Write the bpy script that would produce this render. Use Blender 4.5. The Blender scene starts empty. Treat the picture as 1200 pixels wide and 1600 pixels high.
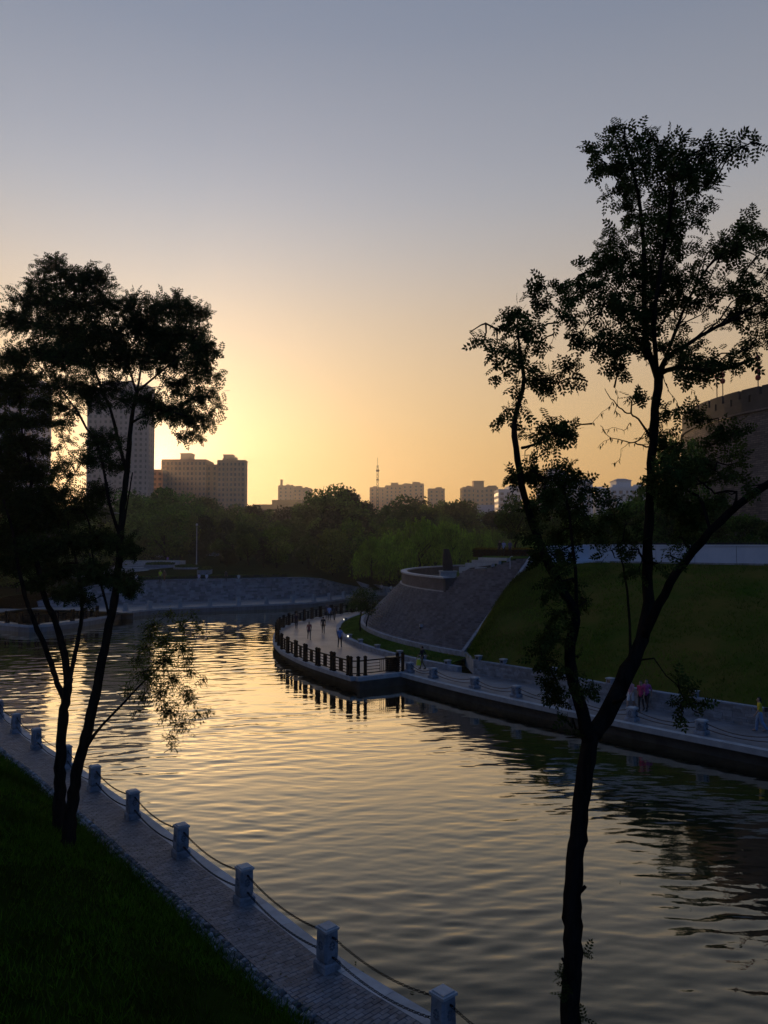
import bpy, bmesh, math, random
import numpy as np
from mathutils import Vector, Matrix

# ------------------------------------------------------------------ camera, sky, sun, exposure
S = bpy.context.scene
COL = S.collection
R = math.radians
H = 9.0                                   # eye height over the waterside paths (z = 0)
PITCH = math.atan(50 / 1200)
cam = bpy.data.cameras.new('camera')
cam.sensor_fit = 'VERTICAL'; cam.sensor_height = 36.0; cam.lens = 27.0
cam.clip_start = 0.1; cam.clip_end = 6000
camo = bpy.data.objects.new('camera', cam); COL.objects.link(camo)
camo.location = (0, 0, H); camo.rotation_euler = (R(90) + PITCH, 0, 0)
S.camera = camo

SUN_AZ, SUN_EL = R(-17.6), R(5.8)         # behind the tall block on the left
GLOW, GLOW_W = (1.15, 1.05, .85), .060
w = bpy.data.worlds.new('World'); S.world = w; w.use_nodes = True
nt = w.node_tree; nt.nodes.clear()
sky = nt.nodes.new('ShaderNodeTexSky'); sky.sky_type = 'NISHITA'; sky.sun_disc = False
sky.sun_elevation = SUN_EL; sky.sun_rotation = SUN_AZ
sky.air_density = 1.2; sky.dust_density = 1.5; sky.ozone_density = 3.0; sky.altitude = 0
# the physical sky gives the brightness round the sun; its strong range is compressed and toned to the evening haze belt
N = nt.nodes.new; LK = nt.links.new
bw = N('ShaderNodeRGBToBW'); LK(sky.outputs[0], bw.inputs[0])
pw = N('ShaderNodeMath'); pw.operation = 'POWER'; pw.inputs[1].default_value = 0.30; LK(bw.outputs[0], pw.inputs[0])
tc = N('ShaderNodeTexCoord'); nv = N('ShaderNodeVectorMath'); nv.operation = 'NORMALIZE'; LK(tc.outputs['Generated'], nv.inputs[0])
sx = N('ShaderNodeSeparateXYZ'); LK(nv.outputs[0], sx.inputs[0])
cr = N('ShaderNodeValToRGB'); LK(sx.outputs['Z'], cr.inputs[0]); cr.color_ramp.interpolation = 'B_SPLINE'
stops = [(0.0, (.45, .235, .065)), (.08, (.455, .262, .085)), (.16, (.475, .318, .148)), (.28, (.45, .357, .262)), (.38, (.328, .336, .358)), (.46, (.272, .294, .352)), (.56, (.224, .254, .324)), (.75, (.122, .185, .31)), (1.0, (.08, .16, .37))]
while len(cr.color_ramp.elements) < len(stops): cr.color_ramp.elements.new(0.5)
for e_, (q_, c_) in zip(cr.color_ramp.elements, stops): e_.position = q_; e_.color = (*c_, 1)
# away from the sun the evening sky turns to dim blue shade
hv = N('ShaderNodeVectorMath'); hv.operation = 'DOT_PRODUCT'; LK(nv.outputs[0], hv.inputs[0]); hv.inputs[1].default_value = (math.sin(SUN_AZ), math.cos(SUN_AZ), 0)
mr = N('ShaderNodeMapRange'); mr.interpolation_type = 'SMOOTHSTEP'; mr.inputs[1].default_value = -.45; mr.inputs[2].default_value = .62; LK(hv.outputs['Value'], mr.inputs[0])
c2 = N('ShaderNodeValToRGB'); LK(sx.outputs['Z'], c2.inputs[0])
for e_, (q_, c_) in zip(c2.color_ramp.elements, [(0.0, (.045, .090, .20)), (1.0, (.065, .155, .38))]): e_.position = q_; e_.color = (*c_, 1)
mc = N('ShaderNodeMix'); mc.data_type = 'RGBA'; LK(mr.outputs[0], mc.inputs[0]); LK(c2.outputs[0], mc.inputs[6]); LK(cr.outputs[0], mc.inputs[7])
m1 = N('ShaderNodeVectorMath'); m1.operation = 'SCALE'; LK(mc.outputs[2], m1.inputs[0]); LK(pw.outputs[0], m1.inputs['Scale'])
dt = N('ShaderNodeVectorMath'); dt.operation = 'DOT_PRODUCT'; LK(nv.outputs[0], dt.inputs[0])
dt.inputs[1].default_value = (math.sin(SUN_AZ) * math.cos(SUN_EL), math.cos(SUN_AZ) * math.cos(SUN_EL), math.sin(SUN_EL))
ac = N('ShaderNodeMath'); ac.operation = 'ARCCOSINE'; LK(dt.outputs['Value'], ac.inputs[0])
e1 = N('ShaderNodeMath'); e1.operation = 'MULTIPLY'; e1.inputs[1].default_value = -1 / GLOW_W; LK(ac.outputs[0], e1.inputs[0])
e2 = N('ShaderNodeMath'); e2.operation = 'EXPONENT'; LK(e1.outputs[0], e2.inputs[0])
gl = N('ShaderNodeVectorMath'); gl.operation = 'SCALE'; gl.inputs[0].default_value = GLOW; LK(e2.outputs[0], gl.inputs['Scale'])
ad = N('ShaderNodeVectorMath'); ad.operation = 'ADD'; LK(m1.outputs[0], ad.inputs[0]); LK(gl.outputs[0], ad.inputs[1])
te = N('ShaderNodeVectorMath'); te.operation = 'SCALE'; te.inputs['Scale'].default_value = 10.0; LK(ad.outputs[0], te.inputs[0])
bg = N('ShaderNodeBackground'); bg.inputs[1].default_value = 0.1
out = N('ShaderNodeOutputWorld'); LK(te.outputs[0], bg.inputs[0]); LK(bg.outputs[0], out.inputs[0])

sun = bpy.data.lights.new('sun', 'SUN'); sun.energy = 2.0; sun.angle = R(0.53); sun.color = (1.0, 0.62, 0.30)
suno = bpy.data.objects.new('sun', sun); COL.objects.link(suno)
sd = Vector((math.sin(SUN_AZ) * math.cos(SUN_EL), math.cos(SUN_AZ) * math.cos(SUN_EL), math.sin(SUN_EL)))
suno.rotation_euler = (-sd).to_track_quat('-Z', 'Y').to_euler(); suno.location = (-60, 200, 60)

S.view_settings.view_transform = 'Standard'; S.view_settings.look = 'None'
S.view_settings.exposure = 0.0; S.view_settings.gamma = 1.0; S.view_settings.use_curve_mapping = False
S.render.engine = 'CYCLES'
S.cycles.use_denoising = True
S.cycles.max_bounces = 6; S.cycles.diffuse_bounces = 3; S.cycles.glossy_bounces = 3
S.cycles.transmission_bounces = 3; S.cycles.volume_bounces = 1; S.cycles.transparent_max_bounces = 6
S.cycles.volume_step_rate = 4
S.cycles.caustics_reflective = False; S.cycles.caustics_refractive = False

rng = np.random.default_rng(7); random.seed(7)

# ------------------------------------------------------------------ measuring the photograph
def ray(px, py):
    a, b = (px - 600) / 1200, (800 - py) / 1200
    return Vector((a, math.cos(PITCH) - b * math.sin(PITCH), math.sin(PITCH) + b * math.cos(PITCH)))
def at(px, py, Y):
    d = ray(px, py); k = Y / d.y
    return Vector((d.x * k, Y, H + d.z * k))
def gnd(px, py, z=0.0):
    d = ray(px, py); k = (z - H) / d.z
    return Vector((d.x * k, d.y * k, z))
def unit(px, Y):                           # metres per pixel at depth Y
    return Y / 1200

# ------------------------------------------------------------------ tagging and linking
def tag(o, label=None, cat=None, group=None, kind=None):
    if label: o['label'] = label
    if cat: o['category'] = cat
    if group: o['group'] = group
    if kind: o['kind'] = kind
    return o
def link(name, mesh, parent=None, loc=None, rz=None):
    o = bpy.data.objects.new(name, mesh); COL.objects.link(o)
    if parent is not None: o.parent = parent
    if loc is not None: o.location = loc
    if rz is not None: o.rotation_euler = (0, 0, rz)
    return o
def thing(name, label, cat, loc=(0, 0, 0), rz=0.0, group=None):
    o = bpy.data.objects.new(name, None); COL.objects.link(o)
    o.empty_display_size = 0.2
    o.location = loc; o.rotation_euler = (0, 0, rz)
    return tag(o, label, cat, group)
def dup(root, loc, rz=0.0, label=None, group=None, scale=None):
    r = root.copy(); COL.objects.link(r); r.location = loc; r.rotation_euler = (0, 0, rz)
    if scale: r.scale = scale if hasattr(scale, '__len__') else (scale,) * 3
    if label: r['label'] = label
    if group: r['group'] = group
    for ch in list(root.children):
        c = ch.copy(); COL.objects.link(c); c.parent = r
        for g in list(ch.children):
            d = g.copy(); COL.objects.link(d); d.parent = c
    return r

# ------------------------------------------------------------------ mesh builder
class MB:
    def __init__(s): s.v = []; s.f = []; s.m = []
    def add(s, vs, fs, m=0):
        n = len(s.v); s.v += [tuple(x) for x in vs]
        s.f += [tuple(i + n for i in f) for f in fs]; s.m += [m] * len(fs)
    def hexa(s, b, t, m=0):                # four bottom and four top corners, counter-clockwise from above
        s.add(list(b) + list(t), [(3, 2, 1, 0), (4, 5, 6, 7), (0, 1, 5, 4), (1, 2, 6, 5), (2, 3, 7, 6), (3, 0, 4, 7)], m)
    def box(s, c, size, rz=0.0, m=0, taper=1.0):
        ca, sa = math.cos(rz), math.sin(rz); hx, hy, hz = size[0] / 2, size[1] / 2, size[2] / 2
        P = []
        for z, k in ((-hz, 1.0), (hz, taper)):
            for x, y in ((-hx, -hy), (hx, -hy), (hx, hy), (-hx, hy)):
                x *= k; y *= k
                P.append((c[0] + x * ca - y * sa, c[1] + x * sa + y * ca, c[2] + z))
        s.hexa(P[:4], P[4:], m)
    def tube(s, pts, rad, n=6, m=0, caps=True, wob=0.0, rnd=None):
        pts = [Vector(p) for p in pts]
        if not hasattr(rad, '__len__'): rad = [rad] * len(pts)
        base = len(s.v); ref = None
        for i, p in enumerate(pts):
            t = (pts[min(i + 1, len(pts) - 1)] - pts[max(i - 1, 0)])
            t = t.normalized() if t.length > 1e-9 else Vector((0, 0, 1))
            if ref is None: ref = Vector((1, 0, 0)) if abs(t.x) < 0.8 else Vector((0, 1, 0))
            a = (ref - t * ref.dot(t)).normalized(); b = t.cross(a); ref = a
            for k in range(n):
                q = 2 * math.pi * k / n
                r = rad[i] * (1 + (wob * (rnd.random() * 2 - 1) if wob else 0))
                s.v.append(tuple(p + a * (r * math.cos(q)) + b * (r * math.sin(q))))
        for i in range(len(pts) - 1):
            for k in range(n):
                k2 = (k + 1) % n
                s.f.append((base + i * n + k, base + i * n + k2, base + (i + 1) * n + k2, base + (i + 1) * n + k)); s.m.append(m)
        if caps:
            s.f.append(tuple(base + k for k in reversed(range(n)))); s.m.append(m)
            e = base + (len(pts) - 1) * n
            s.f.append(tuple(e + k for k in range(n))); s.m.append(m)
    def lathe(s, c, prof, n=16, m=0):
        base = len(s.v)
        for r, z in prof:
            for k in range(n):
                q = 2 * math.pi * k / n
                s.v.append((c[0] + r * math.cos(q), c[1] + r * math.sin(q), c[2] + z))
        for i in range(len(prof) - 1):
            for k in range(n):
                k2 = (k + 1) % n
                s.f.append((base + i * n + k, base + i * n + k2, base + (i + 1) * n + k2, base + (i + 1) * n + k)); s.m.append(m)
        s.f.append(tuple(base + k for k in reversed(range(n)))); s.m.append(m)
        e = base + (len(prof) - 1) * n
        s.f.append(tuple(e + k for k in range(n))); s.m.append(m)
    def prism(s, poly, z0, z1, m=0):
        n = len(poly)
        a = sum(poly[i][0] * poly[(i + 1) % n][1] - poly[(i + 1) % n][0] * poly[i][1] for i in range(n))
        if a < 0: poly = poly[::-1]
        vs = [(p[0], p[1], z0) for p in poly] + [(p[0], p[1], z1) for p in poly]
        fs = [tuple(reversed(range(n))), tuple(range(n, 2 * n))] + [(i, (i + 1) % n, (i + 1) % n + n, i + n) for i in range(n)]
        s.add(vs, fs, m)
    def mesh(s, name, mats, smooth=False):
        me = bpy.data.meshes.new(name); me.from_pydata(s.v, [], s.f)
        for x in (mats if isinstance(mats, (list, tuple)) else [mats]): me.materials.append(x)
        if any(s.m): me.polygons.foreach_set('material_index', s.m)
        if smooth: me.polygons.foreach_set('use_smooth', [True] * len(s.f))
        me.update(); return me
    def build(s, name, mats, parent=None, smooth=False, loc=None, rz=None):
        return link(name, s.mesh(name, mats, smooth), parent, loc, rz)

def np_mesh(name, V, F, mat, smooth=False):
    me = bpy.data.meshes.new(name); V = np.asarray(V, np.float32); F = np.asarray(F, np.int32)
    k = F.shape[1]; n = len(F)
    me.vertices.add(len(V)); me.vertices.foreach_set('co', V.ravel())
    me.loops.add(n * k); me.loops.foreach_set('vertex_index', F.ravel())
    me.polygons.add(n); me.polygons.foreach_set('loop_start', np.arange(0, n * k, k, dtype=np.int32))
    if smooth: me.polygons.foreach_set('use_smooth', np.ones(n, bool))
    me.materials.append(mat); me.update(calc_edges=True); me.validate(); return me
def grid_mesh(name, P, mat, smooth=True):   # P: (rows, cols, 3)
    r, c, _ = P.shape; i = np.arange(r * c).reshape(r, c)
    F = np.stack([i[:-1, :-1], i[:-1, 1:], i[1:, 1:], i[1:, :-1]], -1).reshape(-1, 4)
    a = P[0, 1] - P[0, 0]; b = P[1, 0] - P[0, 0]
    if (a[0] * b[1] - a[1] * b[0]) < 0: F = F[:, ::-1]
    return np_mesh(name, P.reshape(-1, 3), F, mat, smooth)

class Poly:                                 # plan polyline with offsets to its right-hand side
    def __init__(s, pts, step=0.25, smooth=True):
        P = np.array([(p[0], p[1]) for p in pts], float)
        if smooth and len(P) > 2:
            Q = []
            for i in range(len(P) - 1):
                p0 = P[max(i - 1, 0)]; p1 = P[i]; p2 = P[i + 1]; p3 = P[min(i + 2, len(P) - 1)]
                for t in np.linspace(0, 1, 9)[:-1]:
                    Q.append(0.5 * ((2 * p1) + (-p0 + p2) * t + (2 * p0 - 5 * p1 + 4 * p2 - p3) * t * t + (-p0 + 3 * p1 - 3 * p2 + p3) * t ** 3))
            Q.append(P[-1]); P = np.array(Q)
        s.P = P; s.s = np.concatenate([[0], np.cumsum(np.linalg.norm(np.diff(P, axis=0), axis=1))]); s.L = s.s[-1]
    sgn = 1
    def p(s, d, off=0.0):
        off = off * s.sgn
        x = np.interp(d, s.s, s.P[:, 0]); y = np.interp(d, s.s, s.P[:, 1])
        if d < 0: t = s.P[1] - s.P[0]; t = t / np.linalg.norm(t); x += t[0] * d; y += t[1] * d
        e = 0.15
        a = np.array([np.interp(max(d - e, 0), s.s, s.P[:, 0]), np.interp(max(d - e, 0), s.s, s.P[:, 1])])
        b = np.array([np.interp(min(max(d + e, e), s.L), s.s, s.P[:, 0]), np.interp(min(max(d + e, e), s.L), s.s, s.P[:, 1])])
        t = b - a; t = t / np.linalg.norm(t)
        return (x + t[1] * off, y - t[0] * off)
    def ang(s, d):
        a = s.p(max(d - .2, 0)); b = s.p(min(d + .2, s.L)); return math.atan2(b[1] - a[1], b[0] - a[0])
    def strip(s, mb, o0, o1, z0, z1, d0=0, d1=None, step=0.5, m=0):   # solid ribbon following the line
        d1 = s.L if d1 is None else d1; n = max(1, int((d1 - d0) / step)); ds = np.linspace(d0, d1, n + 1); base = len(mb.v)
        for d in ds:
            a = s.p(d, o0); b = s.p(d, o1)
            mb.v += [(a[0], a[1], z0), (b[0], b[1], z0), (b[0], b[1], z1), (a[0], a[1], z1)]
        for i in range(n):
            j = base + i * 4; k = j + 4
            for q in range(4):
                q2 = (q + 1) % 4
                mb.f.append((j + q, j + q2, k + q2, k + q) if (o1 - o0) * s.sgn < 0 else (j + q2, j + q, k + q, k + q2)); mb.m.append(m)
        mb.f += [(base + 3, base + 2, base + 1, base), (base + n * 4, base + n * 4 + 1, base + n * 4 + 2, base + n * 4 + 3)]; mb.m += [m, m]
    def block(s, mb, d0, d1, o0, o1, z0, z1, m=0, rough=0.0):
        r = (lambda: (random.random() - .5) * rough) if rough else (lambda: 0.0)
        q = [s.p(d0, o0), s.p(d1, o0), s.p(d1, o1), s.p(d0, o1)]
        if (q[1][0] - q[0][0]) * (q[2][1] - q[0][1]) - (q[1][1] - q[0][1]) * (q[2][0] - q[0][0]) < 0: q = q[::-1]
        mb.hexa([(x + r(), y + r(), z0) for x, y in q], [(x + r(), y + r(), z1 + r()) for x, y in q], m)

# ------------------------------------------------------------------ materials
def mat(name, col, rough=0.8, var=0.25, scale=1.5, bump=0.0, bscale=20, island=0.0, spec=0.3, col2=None, detail=6, metal=0.0, coord='pos', stretch=None):
    m = bpy.data.materials.new(name); m.use_nodes = True; n = m.node_tree; b = n.nodes['Principled BSDF']; L = n.links
    b.inputs['Roughness'].default_value = rough; b.inputs['Specular IOR Level'].default_value = spec; b.inputs['Metallic'].default_value = metal
    if coord == 'pos':
        g = n.nodes.new('ShaderNodeNewGeometry'); src = g.outputs['Position']
    else:
        g = n.nodes.new('ShaderNodeTexCoord'); src = g.outputs['UV' if coord == 'uv' else 'Object']
    if stretch:
        mp = n.nodes.new('ShaderNodeMapping'); mp.inputs['Scale'].default_value = stretch; L.new(src, mp.inputs[0]); src = mp.outputs[0]
    nz = n.nodes.new('ShaderNodeTexNoise'); nz.inputs['Scale'].default_value = scale; nz.inputs['Detail'].default_value = detail; nz.inputs['Roughness'].default_value = 0.65
    L.new(src, nz.inputs['Vector'])
    cr = n.nodes.new('ShaderNodeValToRGB'); L.new(nz.outputs['Fac'], cr.inputs[0])
    c2 = col2 or tuple(max(0, c * (1 + var)) for c in col); c1 = col if col2 else tuple(c * (1 - var) for c in col)
    cr.color_ramp.elements[0].position = 0.32; cr.color_ramp.elements[1].position = 0.68
    cr.color_ramp.elements[0].color = (*c1, 1); cr.color_ramp.elements[1].color = (*c2, 1)
    cur = cr.outputs['Color']
    if island:
        gi = n.nodes.new('ShaderNodeNewGeometry'); mr = n.nodes.new('ShaderNodeMapRange')
        mr.inputs[3].default_value = 1 - island; mr.inputs[4].default_value = 1 + island; L.new(gi.outputs['Random Per Island'], mr.inputs[0])
        oi = n.nodes.new('ShaderNodeObjectInfo'); m2 = n.nodes.new('ShaderNodeMapRange')
        m2.inputs[3].default_value = 1 - island; m2.inputs[4].default_value = 1 + island; L.new(oi.outputs['Random'], m2.inputs[0])
        mu = n.nodes.new('ShaderNodeMath'); mu.operation = 'MULTIPLY'; L.new(mr.outputs[0], mu.inputs[0]); L.new(m2.outputs[0], mu.inputs[1])
        mx = n.nodes.new('ShaderNodeVectorMath'); mx.operation = 'SCALE'; L.new(cur, mx.inputs[0]); L.new(mu.outputs[0], mx.inputs['Scale']); cur = mx.outputs[0]
    L.new(cur, b.inputs['Base Color'])
    if bump:
        n2 = n.nodes.new('ShaderNodeTexNoise'); n2.inputs['Scale'].default_value = bscale; n2.inputs['Detail'].default_value = 8; L.new(src, n2.inputs['Vector'])
        bp = n.nodes.new('ShaderNodeBump'); bp.inputs['Strength'].default_value = bump; bp.inputs['Distance'].default_value = 0.03
        L.new(n2.outputs['Fac'], bp.inputs['Height']); L.new(bp.outputs[0], b.inputs['Normal'])
    return m
def leafmat(name, col, trans=0.35, island=0.45, tcol=None):
    m = bpy.data.materials.new(name); m.use_nodes = True; n = m.node_tree; L = n.links; n.nodes.clear()
    o = n.nodes.new('ShaderNodeOutputMaterial'); d = n.nodes.new('ShaderNodeBsdfDiffuse'); t = n.nodes.new('ShaderNodeBsdfTranslucent'); mx = n.nodes.new('ShaderNodeMixShader')
    g = n.nodes.new('ShaderNodeNewGeometry'); mr = n.nodes.new('ShaderNodeMapRange'); mr.inputs[3].default_value = 1 - island; mr.inputs[4].default_value = 1 + island
    L.new(g.outputs['Random Per Island'], mr.inputs[0])
    nz = n.nodes.new('ShaderNodeTexNoise'); nz.inputs['Scale'].default_value = 0.35; nz.inputs['Detail'].default_value = 2; L.new(g.outputs['Position'], nz.inputs['Vector'])
    m3 = n.nodes.new('ShaderNodeMapRange'); m3.inputs[1].default_value = .3; m3.inputs[2].default_value = .7; m3.inputs[3].default_value = 0.55; m3.inputs[4].default_value = 1.5; L.new(nz.outputs['Fac'], m3.inputs[0])
    mu = n.nodes.new('ShaderNodeMath'); mu.operation = 'MULTIPLY'; L.new(mr.outputs[0], mu.inputs[0]); L.new(m3.outputs[0], mu.inputs[1])
    for sh, c in ((d, col), (t, tcol or tuple(x * 1.3 for x in col))):
        v = n.nodes.new('ShaderNodeVectorMath'); v.operation = 'SCALE'; v.inputs[0].default_value = c; L.new(mu.outputs[0], v.inputs['Scale']); L.new(v.outputs[0], sh.inputs[0])
    mx.inputs[0].default_value = trans; L.new(d.outputs[0], mx.inputs[1]); L.new(t.outputs[0], mx.inputs[2]); L.new(mx.outputs[0], o.inputs[0])
    return m
def emit(name, col, power):
    m = bpy.data.materials.new(name); m.use_nodes = True; b = m.node_tree.nodes['Principled BSDF']
    b.inputs['Base Color'].default_value = (*col, 1); b.inputs['Emission Color'].default_value = (*col, 1); b.inputs['Emission Strength'].default_value = power
    return m
def brickmat(name, c1, c2, mortar, bw, bh, rough=0.85, coord='uv', bump=0.4, msize=0.012, scalevar=0.5, spec=.3):
    m = mat(name, (1, 1, 1), rough, spec=spec); n = m.node_tree; L = n.links; b = n.nodes['Principled BSDF']
    tc = n.nodes.new('ShaderNodeTexCoord'); br = n.nodes.new('ShaderNodeTexBrick'); g = n.nodes.new('ShaderNodeNewGeometry')
    src = tc.outputs['UV'] if coord == 'uv' else g.outputs['Position']
    L.new(src, br.inputs['Vector']); br.inputs['Scale'].default_value = 1.0
    br.inputs['Brick Width'].default_value = bw; br.inputs['Row Height'].default_value = bh; br.inputs['Mortar Size'].default_value = msize; br.inputs['Mortar Smooth'].default_value = 0.3
    br.inputs['Color1'].default_value = (*c1, 1); br.inputs['Color2'].default_value = (*c2, 1); br.inputs['Mortar'].default_value = (*mortar, 1)
    nz = n.nodes.new('ShaderNodeTexNoise'); nz.inputs['Scale'].default_value = scalevar; nz.inputs['Detail'].default_value = 8; nz.inputs['Roughness'].default_value = .7; L.new(g.outputs['Position'], nz.inputs['Vector'])
    mr = n.nodes.new('ShaderNodeMapRange'); mr.inputs[1].default_value = .3; mr.inputs[2].default_value = .7; mr.inputs[3].default_value = .55; mr.inputs[4].default_value = 1.35; L.new(nz.outputs['Fac'], mr.inputs[0])
    v = n.nodes.new('ShaderNodeVectorMath'); v.operation = 'SCALE'; L.new(br.outputs['Color'], v.inputs[0]); L.new(mr.outputs[0], v.inputs['Scale']); L.new(v.outputs[0], b.inputs['Base Color'])
    bp = n.nodes.new('ShaderNodeBump'); bp.inputs['Strength'].default_value = bump; bp.inputs['Distance'].default_value = .03; bp.invert = True
    L.new(br.outputs['Fac'], bp.inputs['Height']); L.new(bp.outputs[0], b.inputs['Normal'])
    return m

M = dict(
    bluestone=mat('blue_grey_stone', (0.19, 0.21, 0.25), .75, .3, 3, .35, 30, .12),
    palestone=mat('pale_stone', (0.30, 0.31, 0.33), .7, .2, 2, .25, 35, .10),
    paver=mat('grey_paver', (0.135, 0.14, 0.16),   .6, .35, 5, .5, 60, .22, spec=.2),
    cobble=mat('rough_cobble', (0.13, 0.14, 0.155), .9, .5, 6, .8, 30, .45, spec=.1),
    joint=mat('dark_joint_mortar', (0.022, 0.023, 0.028), .95, .3, 6, .3, 50),
    soil=mat('grass_soil', (0.010, 0.020, 0.003), .95, .5, 0.6, .8, 12, spec=0.0),
    rbank=mat('bank_turf', (0.022, 0.054, 0.005), .95, .6, 0.24, 1.0, 4, col2=(0.098, 0.074, 0.018), spec=0.0, detail=9),
    grass=leafmat('grass_blade', (0.036, 0.078, 0.005), .15, .55),
    grassr=leafmat('bank_grass_blade', (0.048, 0.088, 0.007), .3, .6),
    lawn=mat('lawn', (0.040, 0.075, 0.014), .95, .5, 1.2, .8, 14, spec=0.0),
    park=mat('park_ground', (0.014, 0.020, 0.007), .95, .5, .1, .5, 2, spec=0.0),
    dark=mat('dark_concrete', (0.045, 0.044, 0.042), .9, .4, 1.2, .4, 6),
    chain=mat('chain_iron', (0.008, 0.008, 0.009), .7, .3, 20, spec=.08),
    rail=mat('brown_rail', (0.012, 0.006, 0.005), .8, .3, 8, .1, 30, spec=.1),
    bark=mat('tree_bark', (0.014, 0.012, 0.011), .95, .5, 9, 1.0, 26, stretch=(1, 1, .22), spec=0.0),
    fanbrick=mat('fan_brick', (0.092, 0.095, 0.115), .85, .25, 1.0, .4, 25, .28),
    rubble=mat('rubble_stone', (0.20, 0.185, 0.185), .85, .3, 1.4, .5, 12, .38, col2=(0.225, 0.23, 0.26)),
    slate=mat('wall_slate', (0.165, 0.18, 0.205), .85, .3, 2.5, .5, 18, .25),
    white=mat('white_paint', (0.50, 0.53, 0.60), .7, .12, .8, .1, 12),
    stele=mat('dark_stele', (0.013, 0.010, 0.014), .55, .4, 2, .3, 10),
    black=mat('black_paint', (0.015, 0.015, 0.016), .5, .2, 8),
    steel=mat('pale_steel', (0.45, 0.45, 0.47), .4, .1, 6, metal=.4),
    glass=mat('window_glass', (0.035, 0.040, 0.050), .12, .3, .2, spec=.6),
    leafL=leafmat('locust_leaf', (0.022, 0.036, 0.010), .22, .4),
    leafR=leafmat('locust_leaf_near', (0.028, 0.044, 0.012), .25, .45),
    leafY=leafmat('young_locust_leaf', (0.060, 0.070, 0.012), .55, .45),
    red=mat('lantern_red', (0.30, 0.014, 0.010), .6, .2, 5),
)
def blocks(name, poly, M_, parent, o0, o1, z0, z1, length, d0=0, d1=None, gap=.012, rough=0.0, zf=None):
    d1 = poly.L if d1 is None else d1; n = max(1, round((d1 - d0) / length)); st = (d1 - d0) / n
    for i in range(n):
        b = MB(); a = d0 + i * st
        k = zf(a + st / 2) if zf else 0
        if zf is None: poly.block(b, a + gap / 2, a + st - gap / 2, o0, o1, z0, z1, 0, rough)
        else:
            poly.block(b, a + gap / 2, a + st - gap / 2, o0, o1, z0 + k, z1 + k, 0, rough)
        b.build(name, M_, parent)
# ------------------------------------------------------------------ the setting: ground, water, banks, paths
gp = np.array([[(x, y, -3.0) for x in np.linspace(-1200, 1200, 7)] for y in np.linspace(-300, 1250, 5)])
tag(link('ground', grid_mesh('ground', gp, M['park'], False)), kind='structure')

def waves(X, Y):
    g = np.random.default_rng(11); Z = np.zeros_like(X)
    wx = X + 0.25 * np.sin(Y * .41 + 1) + .15 * np.sin(X * .33 + Y * .27); wy = Y + .2 * np.sin(X * .37 + 2) + .15 * np.sin(X * .81 - Y * .3)
    for i in range(60):
        lam = 0.28 * (1.35 / .28) ** g.random(); th = g.normal(0, .50) - .12; k = 2 * math.pi / lam; ph = g.random() * 6.28
        a = WAVE * lam * (0.5 + g.random()) * (1.0 if lam < 1.1 else .8)
        Z += a * np.sin(k * (wx * math.sin(th) + wy * math.cos(th)) + ph)
    far = np.clip((Y - 20) / 26, .25, 1.0)      # longer wind waves out on the open water
    for i in range(24):
        lam = 1.2 * (3.0 / 1.2) ** g.random(); th = g.normal(-.1, .30); k = 2 * math.pi / lam; ph = g.random() * 6.28
        Z += .00112 * lam * (0.5 + g.random()) * far * np.sin(k * (wx * math.sin(th) + wy * math.cos(th)) + ph)
    mod = 0.82 + .30 * np.sin(X * .21 + Y * .13 + 1) * np.sin(X * .09 - Y * .16) + .22 * np.sin(X * .43 - Y * .52 + 2) * np.sin(X * .31 + Y * .22)
    # sheltered, calmer water along the right bank
    dist = (GX_RE(X, Y)); calm = np.clip((dist - 1) / 19, 0, 1); calm = .24 + .76 * calm * calm * (3 - 2 * calm)
    return Z * mod * calm
def GX_RE(X, Y): return np.where(Y < 56, (1.45 - X) * .795 + (54.3 - Y) * .607, 30.0)   # metres off the right bank
WAVE = .00126
xs = np.concatenate([np.arange(-75, -30, .5), np.arange(-30, 24, .17), np.arange(24, 60, .6)])
ys = np.concatenate([np.arange(4, 12, .4), np.arange(12, 46, .075), np.arange(46, 60, .11), np.arange(60, 100, .2), np.arange(100, 175, .5)])
GX, GY = np.meshgrid(xs, ys)
GZ = -0.8 + waves(GX, GY)
wm = bpy.data.materials.new('canal_water'); wm.use_nodes = True; n = wm.node_tree; n.nodes.clear()
g = n.nodes.new('ShaderNodeNewGeometry'); mp = n.nodes.new('ShaderNodeMapping'); mp.inputs['Scale'].default_value = (1.0, 2.2, 1)
nz = n.nodes.new('ShaderNodeTexNoise'); nz.inputs['Scale'].default_value = 3.0; nz.inputs['Detail'].default_value = 3
bp = n.nodes.new('ShaderNodeBump'); bp.inputs['Strength'].default_value = .035; bp.inputs['Distance'].default_value = .05
n.links.new(g.outputs['Position'], mp.inputs[0]); n.links.new(mp.outputs[0], nz.inputs['Vector']); n.links.new(nz.outputs['Fac'], bp.inputs['Height'])
fr = n.nodes.new('ShaderNodeFresnel'); fr.inputs['IOR'].default_value = 1.33; n.links.new(bp.outputs[0], fr.inputs['Normal'])
po = n.nodes.new('ShaderNodeMath'); po.operation = 'POWER'; po.inputs[1].default_value = 1.3; n.links.new(fr.outputs[0], po.inputs[0])
mu = n.nodes.new('ShaderNodeMath'); mu.operation = 'MULTIPLY'; mu.inputs[1].default_value = 4.9; n.links.new(po.outputs[0], mu.inputs[0])
mi = n.nodes.new('ShaderNodeMath'); mi.operation = 'MINIMUM'; mi.inputs[1].default_value = .92; n.links.new(mu.outputs[0], mi.inputs[0])
df = n.nodes.new('ShaderNodeBsdfDiffuse'); df.inputs[0].default_value = (.008, .011, .008, 1)
gs = n.nodes.new('ShaderNodeBsdfGlossy'); gs.inputs['Roughness'].default_value = .03; gs.inputs[0].default_value = (1, .93, .76, 1); n.links.new(bp.outputs[0], gs.inputs['Normal'])
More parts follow.
